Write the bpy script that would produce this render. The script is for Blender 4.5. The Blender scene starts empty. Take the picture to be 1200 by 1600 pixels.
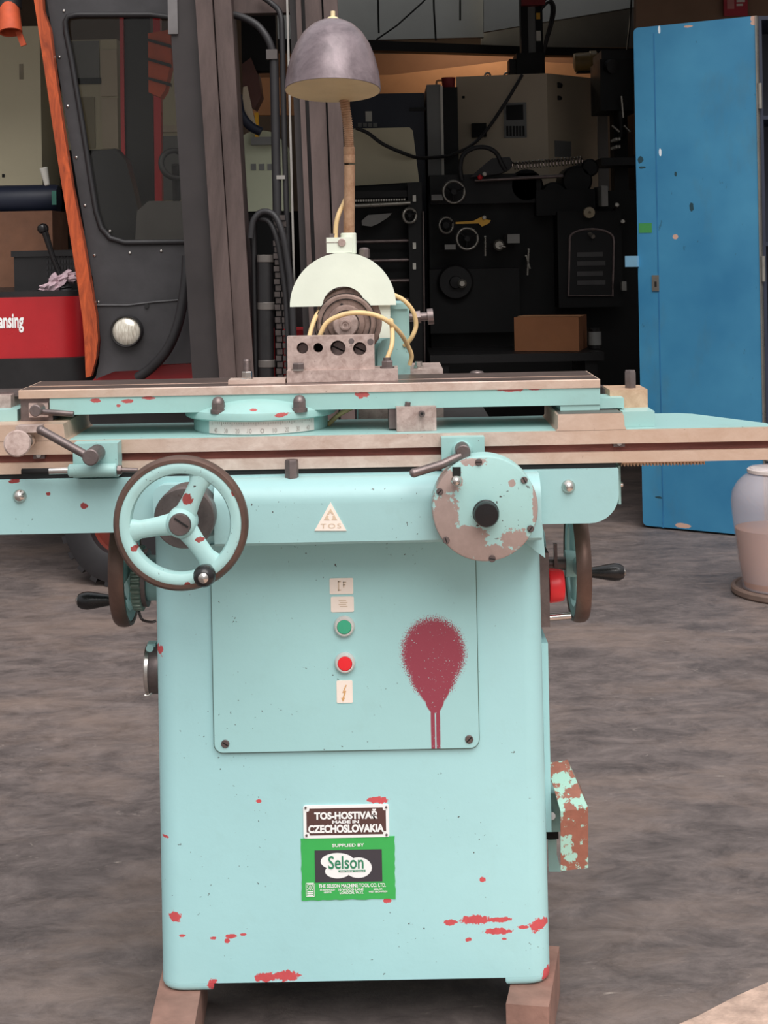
import bpy, bmesh, math, random
from mathutils import Vector, Matrix
random.seed(7)
S = bpy.context.scene
COL = S.collection
PI = math.pi
# ------------------------------------------------------------------ camera
F, CX, CY, ROLL, EYE = 2400.0, 600.0, 380.0, math.radians(1.1), 1.19   # focal length in pixels of the 1200x1600 frame
cd = bpy.data.cameras.new('camera'); cam = bpy.data.objects.new('camera', cd); COL.objects.link(cam)
cd.sensor_width = 36; cd.lens = F / 1600 * 36; cd.shift_y = -(800 - CY) / 1600; cd.clip_end = 200
cam.matrix_world = Matrix.Translation((0, 0, EYE)) @ Matrix.Rotation(PI / 2, 4, 'X') @ Matrix.Rotation(-ROLL, 4, 'Z')
S.camera = cam
# ------------------------------------------------------------------ sky, sun, exposure
w = bpy.data.worlds.new('sky'); S.world = w; w.use_nodes = True
wt = w.node_tree; wt.nodes.clear()
wo = wt.nodes.new('ShaderNodeOutputWorld'); wb = wt.nodes.new('ShaderNodeBackground')
wr = wt.nodes.new('ShaderNodeValToRGB'); wg = wt.nodes.new('ShaderNodeTexCoord'); ws = wt.nodes.new('ShaderNodeSeparateXYZ')
wt.links.new(wg.outputs['Generated'], ws.inputs[0]); wt.links.new(ws.outputs['Z'], wr.inputs[0])
wt.links.new(wr.outputs[0], wb.inputs[0]); wt.links.new(wb.outputs[0], wo.inputs[0])
wr.color_ramp.elements[0].position = 0.0; wr.color_ramp.elements[0].color = (.36, .35, .34, 1)
wr.color_ramp.elements[1].position = 1.0; wr.color_ramp.elements[1].color = (.92, .96, 1.0, 1)
wb.inputs[1].default_value = 1.0
sl = bpy.data.lights.new('hazy_sun', 'SUN'); sun = bpy.data.objects.new('hazy_sun', sl); COL.objects.link(sun)
sl.energy = 2.6; sl.angle = math.radians(50); sl.color = (1.0, .96, .93)
sun.rotation_euler = (math.radians(38), 0, math.radians(14))
S.view_settings.view_transform = 'Standard'; S.view_settings.look = 'None'
S.view_settings.gamma = 1; S.view_settings.use_curve_mapping = False
S.view_settings.exposure = 0.28

# ------------------------------------------------------------------ helpers
_c, _s = math.cos(ROLL), math.sin(ROLL)
def P(px, py, Y):
    du, dv = (px - CX) / F, (CY - py) / F
    return Vector(((du * _c + dv * _s) * Y, Y, EYE + (dv * _c - du * _s) * Y))
def L_(n, Y): return n / F * Y                      # a length of n pixels seen at distance Y
def rect(x0, y0, x1, y1, Y):
    c = P((x0 + x1) / 2, (y0 + y1) / 2, Y); hw = L_(abs(x1 - x0) / 2, Y); hh = L_(abs(y1 - y0) / 2, Y)
    return c.x - hw, c.x + hw, c.z - hh, c.z + hh
def srgb(r, g, b):
    f = lambda v: (v / 255 / 12.92) if v <= 10 else ((v / 255 + .055) / 1.055) ** 2.4
    return (f(r), f(g), f(b), 1)
def rrect(x0, x1, y0, y1, r, n=5, which=(1, 1, 1, 1)):
    """rounded rectangle, corners in the order lower left, lower right, upper right, upper left"""
    out = []
    for k, (cx, cy, sx, sy) in enumerate(((x0, y0, 1, 1), (x1, y0, -1, 1), (x1, y1, -1, -1), (x0, y1, 1, -1))):
        rr = r * which[k]
        if rr <= 0: out.append((cx, cy)); continue
        a0 = (PI, 1.5 * PI, 0, .5 * PI)[k]
        for i in range(n + 1):
            a = a0 + .5 * PI * i / n
            out.append((cx + sx * rr + rr * math.cos(a), cy + sy * rr + rr * math.sin(a)))
    return out
def circ(cx, cy, r, n=24, a0=0.0): return [(cx + r * math.cos(a0 + 2 * PI * i / n), cy + r * math.sin(a0 + 2 * PI * i / n)) for i in range(n)]
def ell(cx, cy, rx, ry, n=28): return [(cx + rx * math.cos(2 * PI * i / n), cy + ry * math.sin(2 * PI * i / n)) for i in range(n)]
def spline(pts, k=6):
    pts = [Vector(p) for p in pts]; out = []
    if len(pts) < 3: return pts
    for i in range(len(pts) - 1):
        p0, p1, p2, p3 = pts[max(i - 1, 0)], pts[i], pts[i + 1], pts[min(i + 2, len(pts) - 1)]
        for j in range(k):
            t = j / k
            out.append(.5 * ((2 * p1) + (p2 - p0) * t + (2 * p0 - 5 * p1 + 4 * p2 - p3) * t * t + (3 * p1 - p0 - 3 * p2 + p3) * t ** 3))
    return out + [pts[-1]]

class MB:
    def __init__(s): s.bm = bmesh.new()
    def add(s, vs, fs):
        v = [s.bm.verts.new(p) for p in vs]
        for f in fs:
            try: s.bm.faces.new([v[i] for i in f])
            except ValueError: pass
        return v
    def box(s, x0, x1, y0, y1, z0, z1, M=None):
        vs = [Vector((x, y, z)) for z in (z0, z1) for y in (y0, y1) for x in (x0, x1)]
        if M: vs = [M @ v for v in vs]
        s.add(vs, [(0, 2, 3, 1), (4, 5, 7, 6), (0, 1, 5, 4), (2, 6, 7, 3), (0, 4, 6, 2), (1, 3, 7, 5)]); return s
    def pbox(s, x0, y0, x1, y1, Y, d, front=None):
        a, b, c, e = rect(x0, y0, x1, y1, Y); return s.box(a, b, Y if front is None else front, Y + d, c, e)
    def map3(s, axis, u, v, a): return {'y': (u, a, v), 'x': (a, u, v), 'z': (u, v, a)}[axis]
    def prism(s, pts, axis, a, b, M=None):
        n = len(pts)
        vs = [Vector(s.map3(axis, u, v, t)) for t in (a, b) for u, v in pts]
        if M: vs = [M @ v for v in vs]
        s.add(vs, [tuple(range(n))[::-1], tuple(range(n, 2 * n))] + [(i, (i + 1) % n, n + (i + 1) % n, n + i) for i in range(n)]); return s
    def plate(s, outer, holes, axis, a, b):
        for t in (a, b):
            es = []
            for loop in [outer] + holes:
                v = [s.bm.verts.new(s.map3(axis, u, q, t)) for u, q in loop]
                es += [s.bm.edges.new((v[i], v[(i + 1) % len(v)])) for i in range(len(v))]
            bmesh.ops.triangle_fill(s.bm, use_beauty=True, use_dissolve=False, edges=es)
        for loop in [outer] + holes:
            n = len(loop)
            s.add([s.map3(axis, u, q, t) for t in (a, b) for u, q in loop], [(i, (i + 1) % n, n + (i + 1) % n, n + i) for i in range(n)])
        bmesh.ops.remove_doubles(s.bm, verts=s.bm.verts, dist=1e-6); return s
    def lathe(s, prof, c, axis, n=24, closed=False, a0=0.0, arc=2 * PI):
        c = Vector(c); wv = Vector(axis).normalized()
        u = wv.cross(Vector((0, 0, 1)) if abs(wv.z) < .9 else Vector((0, 1, 0))).normalized(); v = wv.cross(u)
        m = len(prof); full = arc > 6.28; k = n if full else n + 1
        vs = []
        for i in range(k):
            a = a0 + arc * i / n
            d = u * math.cos(a) + v * math.sin(a)
            for r, h in prof: vs.append(c + wv * h + d * max(r, 1e-5))
        fs = []
        for i in range(n):
            j = (i + 1) % k
            for q in range(m if closed else m - 1):
                q2 = (q + 1) % m
                fs.append((i * m + q, j * m + q, j * m + q2, i * m + q2))
        if not closed and full:
            if prof[0][0] > 1e-4: fs.append(tuple(i * m for i in range(n)))
            if prof[-1][0] > 1e-4: fs.append(tuple(i * m + m - 1 for i in range(n))[::-1])
        s.add(vs, fs); return s
    def cyl(s, p0, p1, r, n=20, r1=None, ch=0.0):
        p0, p1 = Vector(p0), Vector(p1); h = (p1 - p0).length; r1 = r if r1 is None else r1
        pr = [(r, 0), (r1, h)] if not ch else [(r - ch, 0), (r, ch), (r1, h - ch), (r1 - ch, h)]
        return s.lathe(pr, p0, p1 - p0, n)
    def ball(s, c, r, n=16):
        return s.lathe([(r * math.sin(PI * i / 10), -r * math.cos(PI * i / 10)) for i in range(11)], c, (0, 0, 1), n)
    def tube(s, pts, r, n=10, closed=False):
        pts = [Vector(p) for p in pts]; m = len(pts); rs = r if isinstance(r, list) else [r] * m
        up = None; vs = []
        for i in range(m):
            t = (pts[(i + 1) % m] - pts[i - 1]) if closed else (pts[min(i + 1, m - 1)] - pts[max(i - 1, 0)])
            t.normalize()
            if up is None: up = t.cross(Vector((0, 0, 1)) if abs(t.z) < .9 else Vector((0, 1, 0))).normalized()
            up = (up - t * up.dot(t)).normalized(); bn = t.cross(up)
            for k in range(n):
                a = 2 * PI * k / n; vs.append(pts[i] + (up * math.cos(a) + bn * math.sin(a)) * rs[i])
        fs = [(i * n + k, i * n + (k + 1) % n, ((i + 1) % m) * n + (k + 1) % n, ((i + 1) % m) * n + k) for i in range(m if closed else m - 1) for k in range(n)]
        if not closed: fs += [tuple(range(n))[::-1], tuple(range((m - 1) * n, m * n))]
        s.add(vs, fs); return s
    def loft(s, loops):
        n = len(loops[0]); vs = [p for l in loops for p in l]
        fs = [tuple(range(n))[::-1], tuple(range((len(loops) - 1) * n, len(loops) * n))]
        for q in range(len(loops) - 1):
            fs += [(q * n + i, q * n + (i + 1) % n, (q + 1) * n + (i + 1) % n, (q + 1) * n + i) for i in range(n)]
        s.add(vs, fs); return s
    def text(s, txt, x0, y0, x1, y1, Y, thick=.0006, bold=0.0, M=None, space=1.0):
        """lettering that fills a pixel box at distance Y, facing the viewer (-Y)"""
        cu = bpy.data.curves.new('t', 'FONT'); cu.body = txt; cu.size = 1; cu.offset = bold; cu.space_character = space; cu.resolution_u = 3
        o = bpy.data.objects.new('t', cu); COL.objects.link(o)
        me = bpy.data.meshes.new_from_object(o.evaluated_get(bpy.context.evaluated_depsgraph_get()))
        xs = [v.co.x for v in me.vertices]; ys = [v.co.y for v in me.vertices]
        a, b, c, d = rect(x0, y0, x1, y1, Y)
        kx = (b - a) / (max(xs) - min(xs)); ky = (d - c) / (max(ys) - min(ys))
        n = len(me.vertices)
        for t in (-thick,):
            vs = [Vector((a + (v.co.x - min(xs)) * kx, Y + t, c + (v.co.y - min(ys)) * ky)) for v in me.vertices]
            if M: vs = [M @ v for v in vs]
            s.add(vs, [tuple(p.vertices) for p in me.polygons])
        bpy.data.objects.remove(o); bpy.data.curves.remove(cu); bpy.data.meshes.remove(me); return s
    def bev(s, off, seg=2, ang=40):
        es = [e for e in s.bm.edges if len(e.link_faces) == 2 and e.calc_face_angle(0) > math.radians(ang)]
        bmesh.ops.recalc_face_normals(s.bm, faces=s.bm.faces)
        bmesh.ops.bevel(s.bm, geom=es, offset=off, segments=seg, profile=.5, affect='EDGES', clamp_overlap=True); return s
    def rot(s, c, M):
        c = Vector(c); T = Matrix.Translation(c) @ M @ Matrix.Translation(-c)
        bmesh.ops.transform(s.bm, matrix=T, verts=s.bm.verts); return s
    def build(s, name, mat, parent=None, loc=None, flat=False, ang=38):
        bmesh.ops.recalc_face_normals(s.bm, faces=s.bm.faces)
        for f in s.bm.faces: f.smooth = not flat
        for e in s.bm.edges:
            if len(e.link_faces) != 2 or e.calc_face_angle(0) > math.radians(ang): e.smooth = False
        o = Vector(loc) if loc is not None else (Vector(parent['at']) if parent else Vector((0, 0, 0)))
        bmesh.ops.translate(s.bm, verts=s.bm.verts, vec=-o)
        me = bpy.data.meshes.new(name); s.bm.to_mesh(me); s.bm.free()
        me.materials.append(mat)
        ob = bpy.data.objects.new(name, me); COL.objects.link(ob)
        if parent: ob.parent = parent
        else: ob.location = o
        ob['at'] = tuple(o)
        return ob
def tag(o, label=None, cat=None, group=None, kind=None):
    for k, v in (('label', label), ('category', cat), ('group', group), ('kind', kind)):
        if v: o[k] = v
    return o
def thing(name, label, cat, loc, group=None):
    o = bpy.data.objects.new(name, None); COL.objects.link(o); o.location = loc; o['at'] = tuple(loc); o.empty_display_size = .1
    return tag(o, label, cat, group)
def struct(ob): ob['kind'] = 'structure'; return ob

# ------------------------------------------------------------------ materials
class NT:
    def __init__(s, name):
        s.m = bpy.data.materials.new(name); s.m.use_nodes = True; s.t = s.m.node_tree
        s.b = s.t.nodes['Principled BSDF']; s.tc = s.t.nodes.new('ShaderNodeTexCoord')
    def new(s, t): return s.t.nodes.new('ShaderNode' + t)
    def put(s, a, b):
        if isinstance(a, (int, float)): b.default_value = a
        elif isinstance(a, (tuple, list, Vector)): b.default_value = tuple(a)
        else: s.t.links.new(a, b)
    def math(s, op, a, b=0.0, clamp=False):
        n = s.new('Math'); n.operation = op; n.use_clamp = clamp; s.put(a, n.inputs[0]); s.put(b, n.inputs[1]); return n.outputs[0]
    def noise(s, scale, detail=4, rough=.6, dist=0.0, stretch=None):
        n = s.new('TexNoise'); n.inputs['Scale'].default_value = scale; n.inputs['Detail'].default_value = detail
        n.inputs['Roughness'].default_value = rough; n.inputs['Distortion'].default_value = dist
        if stretch:
            m = s.new('Mapping'); m.inputs['Scale'].default_value = stretch; s.t.links.new(s.tc.outputs['Object'], m.inputs[0]); s.t.links.new(m.outputs[0], n.inputs['Vector'])
        else: s.t.links.new(s.tc.outputs['Object'], n.inputs['Vector'])
        return n.outputs['Fac']
    def step(s, v, lo, hi):
        n = s.new('MapRange'); s.put(v, n.inputs[0]); n.inputs[1].default_value = lo; n.inputs[2].default_value = hi; return n.outputs[0]
    def mix(s, fac, a, b):
        n = s.new('Mix'); n.data_type = 'RGBA'; s.put(fac, n.inputs[0]); s.put(a, n.inputs[6]); s.put(b, n.inputs[7]); return n.outputs[2]
    def blobs(s, lst, amp=.5, scale=150, L=(0, 0, 0), yw=8.0):
        """mask: 1 inside ragged ellipses given as (px, py, rx, ry, Y), measured across the object's front"""
        nz = s.math('MULTIPLY', s.math('SUBTRACT', s.noise(scale, 5, .65), .5), amp * 2)
        cur = None
        for px, py, rx, ry, Y in lst:
            c = P(px, py, Y) - Vector(L)
            a = s.new('VectorMath'); a.operation = 'SUBTRACT'; s.t.links.new(s.tc.outputs['Object'], a.inputs[0]); a.inputs[1].default_value = c
            b = s.new('VectorMath'); b.operation = 'MULTIPLY'; s.t.links.new(a.outputs[0], b.inputs[0]); b.inputs[1].default_value = (1 / L_(rx, Y), yw, 1 / L_(ry, Y))
            d = s.new('VectorMath'); d.operation = 'LENGTH'; s.t.links.new(b.outputs[0], d.inputs[0])
            cur = d.outputs['Value'] if cur is None else s.math('MINIMUM', cur, d.outputs['Value'])
        return s.step(s.math('ADD', cur, nz), 1.04, .96)
    def done(s, col, rough=.5, metal=0.0, bump=None, bd=.001, **kw):
        s.put(col, s.b.inputs['Base Color']); s.put(rough, s.b.inputs['Roughness']); s.put(metal, s.b.inputs['Metallic'])
        for k, v in kw.items(): s.put(v, s.b.inputs[k.replace('_', ' ')])
        if bump is not None:
            n = s.new('Bump'); n.inputs['Strength'].default_value = .5; n.inputs['Distance'].default_value = bd
            s.t.links.new(bump, n.inputs['Height']); s.t.links.new(n.outputs[0], s.b.inputs['Normal'])
        return s.m
def simple(name, col, rough=.5, metal=0.0, var=.25, vs=6, bump=0.0, bs=120, **kw):
    t = NT(name); n = t.noise(vs, 5)
    c = t.mix(t.step(n, .3, .7), tuple(v * (1 - var) for v in col[:3]) + (1,), tuple(min(1, v * (1 + var)) for v in col[:3]) + (1,))
    r = t.math('ADD', rough, t.math('MULTIPLY', t.math('SUBTRACT', t.noise(vs * 3, 4), .5), .25))
    return t.done(c, r, metal, t.noise(bs, 4) if bump else None, bump or .001, **kw)

BX = P(552, 1545, 2.3); BASE_AT = (BX.x, 2.52, BX.z)        # foot of the machine
def paint(name, col, chips=None, chipcol=srgb(205, 82, 84), specks=.02, wear=None, dirt=.25, extra=None):
    t = NT(name)
    c = t.mix(t.step(t.noise(3.5, 4), .35, .7), tuple(v * .93 for v in col[:3]) + (1,), col)
    c = t.mix(t.math('MULTIPLY', t.step(t.noise(22, 6, .7), .55, .85), dirt), c, srgb(120, 130, 110))
    sp = t.math('MULTIPLY', t.step(t.noise(170, 2, .5), .74 - specks, .76 - specks), t.step(t.noise(9, 2), .5, .6))
    c = t.mix(sp, c, srgb(70, 62, 60))
    if wear:
        wm = t.step(t.noise(wear[0], 7, .7), wear[1], wear[1] + .015); c = t.mix(wm, c, t.mix(t.noise(90, 4), wear[2], tuple(v * .6 for v in wear[2][:3]) + (1,)))
    if chips: c = t.mix(t.blobs(chips, 1.0, 150, BASE_AT), c, t.mix(t.noise(120, 4), chipcol, tuple(v * .72 for v in chipcol[:3]) + (1,)))
    if extra: c = extra(t, c)
    return t.done(c, .42, 0, t.noise(60, 5), .0006)
Yb = 2.30
chips = [(273, 1433, 10, 8), (285, 1462, 6, 2.2), (333, 1466, 5, 2.2), (361, 1463, 8, 3.5), (380, 1460, 5, 2.2), (355, 1470, 4, 4), (415, 1527, 18, 7), (446, 1525, 22, 8), (590, 1250, 17, 5),
         (703, 1441, 10, 5), (742, 1437, 22, 7), (780, 1437, 20, 4), (777, 1455, 22, 5), (843, 1447, 15, 10), (818, 1449, 9, 3), (754, 1374, 5, 4), (258, 1310, 6, 2.4), (404, 1252, 4, 3),
         (248, 1019, 6, 8), (732, 1468, 5, 3), (857, 1528, 9, 12), (332, 1538, 7, 9), (605, 1407, 6, 4), (788, 1467, 4, 2)]
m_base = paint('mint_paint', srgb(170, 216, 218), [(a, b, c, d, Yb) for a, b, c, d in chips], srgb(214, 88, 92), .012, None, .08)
def spray(t, c):
    Y = Yb - .006
    m = t.blobs([(677, 1020, 49, 55, Y), (677, 1050, 37, 42, Y)], .5, 520, BASE_AT)
    m2 = t.blobs([(678, 1066, 26, 36, Y), (679, 1090, 15, 24, Y), (676.4, 1135, 3.2, 95, Y), (684.6, 1135, 3.2, 95, Y), (679.5, 1085, 8, 22, Y)], .06, 60, BASE_AT)
    holes = t.math('MULTIPLY', t.step(t.noise(420, 2, .5), .69, .71), t.step(t.noise(40, 2), .42, .5))
    return t.mix(t.math('MULTIPLY', t.math('MAXIMUM', m, m2), t.math('SUBTRACT', 1.0, t.math('MULTIPLY', holes, .8))), c, srgb(146, 60, 76))
m_cover = paint('mint_cover_paint', srgb(166, 211, 211), None, specks=.03, dirt=.1, extra=spray)
m_paint = paint('turquoise_paint', srgb(158, 196, 192), None, specks=.03, dirt=.22)
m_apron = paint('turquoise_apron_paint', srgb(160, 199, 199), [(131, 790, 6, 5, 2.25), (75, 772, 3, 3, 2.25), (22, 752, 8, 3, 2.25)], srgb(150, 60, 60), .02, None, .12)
m_table_paint = paint('turquoise_table_paint', srgb(157, 197, 192), [(565, 617, 10, 5, 2.3), (800, 609, 20, 3, 2.3), (836, 608, 12, 2, 2.3), (148, 626, 8, 3, 2.3), (200, 627, 9, 3, 2.3), (232, 622, 11, 2.5, 2.3), (185, 634, 4, 2, 2.3), (640, 610, 20, 1.6, 2.3), (440, 649, 10, 4, 2.26), (395, 642, 6, 1.6, 2.26)], srgb(190, 90, 88), .02, None, .2)
m_worn = paint('worn_turquoise_paint', srgb(160, 199, 195), [(694, 815, 22, 50, 2.165), (722, 852, 36, 26, 2.165), (765, 866, 40, 15, 2.165), (805, 842, 22, 16, 2.165), (838, 790, 6, 40, 2.165), (700, 752, 22, 18, 2.165), (742, 722, 22, 6, 2.165), (800, 755, 5, 6, 2.165), (730, 836, 30, 14, 2.165)], srgb(168, 146, 138), .05, None, .15)
m_rusty = paint('rusty_turquoise_paint', srgb(160, 200, 184), None, wear=(26, .46, srgb(160, 100, 82)), specks=.05, dirt=.3)
m_cream = simple('cream_guard_paint', srgb(227, 233, 217), .45, 0, .05, 12, .0004, 80)
m_wheelp = paint('handwheel_paint', srgb(168, 206, 203), [(293, 780, 8, 9, 2.08), (312, 843, 6, 4, 2.08), (210, 856, 5, 5, 2.08), (293, 912, 5, 4, 2.08), (365, 770, 3, 4, 2.08)], srgb(150, 66, 62), .05, None, .3)
def metal(name, c0, c1, rough=.42, mt=.75, vs=14, stretch=None, ends=None):
    t = NT(name); n = t.noise(vs, 8, .7, .4, stretch); c = t.mix(t.step(n, .3, .72), c0, c1)
    if ends:        # tan tint growing stronger towards both ends of the slide
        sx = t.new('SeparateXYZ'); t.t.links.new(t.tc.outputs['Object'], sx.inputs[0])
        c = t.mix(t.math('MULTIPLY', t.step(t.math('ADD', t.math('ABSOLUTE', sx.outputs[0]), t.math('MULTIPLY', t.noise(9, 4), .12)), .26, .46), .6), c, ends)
    pit = t.step(t.noise(120, 3, .6), .70, .74); c = t.mix(t.math('MULTIPLY', pit, .5), c, srgb(96, 76, 68))
    return t.done(c, t.math('ADD', rough, t.math('MULTIPLY', t.noise(vs * 3), .2)), mt, t.noise(250, 3), .0003)
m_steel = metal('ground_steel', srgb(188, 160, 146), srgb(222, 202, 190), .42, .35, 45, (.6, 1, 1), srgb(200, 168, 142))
m_steel_top = metal('dark_reflection_steel', srgb(112, 96, 92), srgb(150, 132, 126), .3, .9, 10, (.3, 3, 1))  # darker steel copy: tops reflecting the dark interior, put into the colour
m_bronze = metal('oily_bronze_iron', srgb(186, 150, 122), srgb(216, 184, 156), .42, .35, 60)
m_block = metal('stained_steel', srgb(154, 130, 122), srgb(212, 192, 184), .4, .4, 55)
m_dark = metal('dark_steel', srgb(98, 88, 87), srgb(138, 124, 121), .35, .8, 20)
m_rim = metal('brown_iron', srgb(92, 72, 64), srgb(124, 98, 88), .32, .6, 10)
m_groove = metal('red_brown_groove', srgb(92, 48, 42), srgb(140, 84, 74), .5, .2, 14, (.4, 1, 3))
m_chrome = simple('bright_steel', srgb(205, 198, 192), .22, 1.0, .1, 20)
m_black = simple('black_plastic', srgb(24, 21, 22), .28, 0, .1, 8)
m_hub = metal('brown_hub_iron', srgb(112, 92, 84), srgb(164, 140, 130), .4, .45, 50)
m_bezel = simple('silver_bezel', srgb(214, 210, 206), .3, .3, .05, 20)
m_gap = simple('black_gap', srgb(14, 12, 12), .8, 0, .1, 8)
m_red = simple('red_button_plastic', srgb(230, 40, 48), .35, 0, .05, 8)
m_green = simple('green_button_plastic', srgb(62, 166, 128), .35, 0, .05, 8)
m_sticker = simple('pale_sticker', srgb(240, 226, 214), .5, 0, .03, 30)
m_ink = simple('faint_ink', srgb(206, 184, 160), .6, 0, .1, 30)
m_ink2 = simple('ochre_ink', srgb(206, 158, 100), .6, 0, .1, 30)
m_greyink = simple('grey_ink', srgb(168, 156, 150), .6, 0, .1, 30)
m_white = simple('white_print', srgb(240, 240, 238), .45, 0, .02, 30)
m_brown = simple('brown_print', srgb(86, 58, 54), .45, 0, .05, 30)
m_gplate = simple('green_print', srgb(58, 172, 84), .45, 0, .03, 30)
m_char = simple('charcoal_print', srgb(62, 58, 64), .45, 0, .05, 30)
m_alu = metal('scale_aluminium', srgb(226, 216, 210), srgb(246, 238, 232), .35, .25, 8)
m_cord = simple('beige_rubber_cord', srgb(222, 190, 138), .5, 0, .12, 20)
m_rust_tube = metal('rusty_tube', srgb(138, 98, 70), srgb(190, 156, 126), .55, .3, 45)
m_shade = metal('purple_grey_enamel', srgb(78, 66, 70), srgb(144, 128, 132), .27, .2, 16)
m_inner = simple('shade_inside', srgb(196, 172, 132), .5, 0, .1, 12)
m_wood = simple('old_red_timber', srgb(138, 104, 92), .8, 0, .3, 14, .002, 60)

def floor_mat():
    t = NT('oily_concrete')
    a = t.noise(1.4, 8, .7, .3, (1, 1.8, 1)); b = t.noise(9, 10, .8, .5, (.9, 1.3, 1)); d = t.noise(60, 6, .7)
    c = t.mix(t.step(b, .35, .68), srgb(74, 66, 64), srgb(124, 112, 108))
    c = t.mix(t.math('MULTIPLY', t.step(a, .48, .66), .5), c, srgb(140, 120, 108))
    c = t.mix(t.math('MULTIPLY', t.step(a, .5, .3), .5), c, srgb(58, 53, 53))
    c = t.mix(t.math('MULTIPLY', t.step(d, .66, .74), .35), c, srgb(160, 148, 140))
    for cxy, ang_, thr in ((1.6, .5, .022), (2.3, -.7, .018)):
        n = t.new('TexNoise'); m = t.new('Mapping'); m.inputs['Rotation'].default_value = (0, 0, ang_); m.inputs['Scale'].default_value = (.9, cxy * 2, 1)
        t.t.links.new(t.tc.outputs['Object'], m.inputs[0]); t.t.links.new(m.outputs[0], n.inputs['Vector']); n.inputs['Scale'].default_value = 1.3; n.inputs['Detail'].default_value = 3
        ln = t.math('LESS_THAN', t.math('ABSOLUTE', t.math('SUBTRACT', n.outputs['Fac'], .5)), thr * .08)
        c = t.mix(t.math('MULTIPLY', ln, t.step(t.noise(20, 5, .7), .54, .7)), c, srgb(150, 138, 130))
    return t.done(c, t.math('ADD', .5, t.math('MULTIPLY', b, .25)), 0, t.math('ADD', b, d), .003)
m_floor = floor_mat()
m_slab = simple('tan_concrete', srgb(186, 158, 142), .85, 0, .3, 30, .004, 90)
m_wall = simple('dusty_plaster', srgb(128, 112, 98), .9, 0, .12, 2)
m_white_wall = simple('grey_white_sheeting', srgb(150, 153, 151), .8, 0, .1, 1.5)
m_ceil = simple('dark_roof', srgb(60, 56, 54), .9, 0, .2, 2)

# ------------------------------------------------------------------ the setting
def S_box(name, b, m): return struct(MB().box(*b).build(name, m))
S_box('floor', (-9, 9, -8, 16, -.2, 0), m_floor)
q0, q1 = P(1088, 1600, 2.34), P(1210, 1543, 2.452)
dx, dy = (q1 - q0).x, (q1 - q0).y
pts = [(q0.x - dx * 4, q0.y - dy * 4)]
for i in range(25):
    k = -4 + i * .5; j = random.uniform(-.006, .006); pts.append((q0.x + dx * k, q0.y + dy * k + j))
pts += [(pts[-1][0], -.4), (pts[0][0], -.4)]
struct(MB().prism(pts[1:], 'z', .0, .006).bev(.002, 1).build('trim_1', m_slab))
S_box('wall_back', (-9, 9, 12.5, 12.7, 0, 4), m_wall)
S_box('wall_left', (-6.2, -6, 6, 12.5, 0, 4), m_wall)
S_box('wall_right', (5.5, 5.7, 6, 12.5, 0, 4), m_wall)
mb = MB().plate([(-9, 5.95), (9, 5.95), (9, 12.7), (-9, 12.7)], [[(-1.6, 9.3), (2.0, 9.3), (2.0, 9.75), (-1.6, 9.75)]], 'z', 3.9, 4.05)   # roof with an added opening, out of view, to light the white boards
struct(mb.build('ceiling', m_ceil))
S_box('wall_front', (-9, 9, 5.9, 6.05, 2.62, 4.1), m_wall)

# ------------------------------------------------------------------ the grinding machine
G = thing('grinding_machine', 'mint green tool grinding machine with handwheels, standing on timber blocks', 'grinding machine', BASE_AT)
def part(mb, name, mat, parent=G, label=None, **k):
    o = mb.build(name, mat, parent, **k)
    if label: o['label'] = label
    return o
# pedestal
x0b, x1b = P(250, 1525, Yb).x, P(862, 1520, Yb).x; x0t, x1t = P(239, 880, Yb).x, P(846, 880, Yb).x
zb, zt = P(560, 1532, Yb).z, .80
lo = lambda x0, x1, z: [Vector((x, y, z)) for x, y in rrect(x0, x1, Yb, Yb + .44, .032, 6)]
mb = MB().loft([lo(x0b, x1b, zb), lo(x0b, x1b, zb + .01), lo(x0b * .97 + x0t * .03, x1b * .97 + x1t * .03, zb + .05), lo((x0b + x0t) / 2, (x1b + x1t) / 2, (zb + zt) / 2), lo(x0t, x1t, zt)])
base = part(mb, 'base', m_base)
zf = BASE_AT[2]
for xa, xb in ((x0b, x0b + L_(84, Yb)), (x1b - L_(72, Yb), x1b)):
    for ya, yb2 in ((Yb, Yb + .1), (Yb + .34, Yb + .44)):
        out = (1, 0, 0, 0) if xa == x0b and ya == Yb else (0, 1, 0, 0) if ya == Yb else (0, 0, 0, 0)
        rim = lambda ins, z: [Vector((x, y, z)) for x, y in rrect(xa + ins, xb - ins, ya + ins, yb2, .032, 6, out)]
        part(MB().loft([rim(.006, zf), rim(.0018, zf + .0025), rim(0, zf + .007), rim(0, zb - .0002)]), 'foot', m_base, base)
# front cover with its buttons and stickers
ca, cb, cc, ce = rect(333, 846, 745, 1170, Yb)
sh = MB().prism(rrect(ca - .0016, cb + .0014, cc - .0028, ce, .014, 5, (1, 1, 0, 0)), 'y', Yb - .002, Yb + .001)
part(sh, 'cover_seam', simple('dirty_seam', srgb(96, 118, 110), .7))
cover = part(MB().prism(rrect(ca, cb, cc, ce, .013, 6, (1, 1, 0, 0)), 'y', Yb - .007, Yb + .004).bev(.002, 2), 'cover_panel', m_cover)
Yc = Yb - .007
def screw(px, py, Y, r, parent, name='screw', mat=None, slot=True, a=.6):
    c = P(px, py, Y); R = L_(r, Y)
    mb = MB().lathe([(R, .001), (R, -.0012), (R * .8, -.0026)] if not slot else [(R, .001), (R, -.0014), (R * .86, -.0024)], c, (0, 1, 0), 16)
    o = part(mb, name, mat or m_dark, parent)
    if slot:
        M = Matrix.Translation(c) @ Matrix.Rotation(a, 4, 'Y')
        part(MB().box(-R * .8, R * .8, -.0028, -.0022, -R * .14, R * .14, M), 'screw_slot', m_gap, parent)
    return o
screw(352, 1162, Yc, 6.5, cover); screw(733, 1155, Yc, 6.5, cover, a=-.8)
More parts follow.
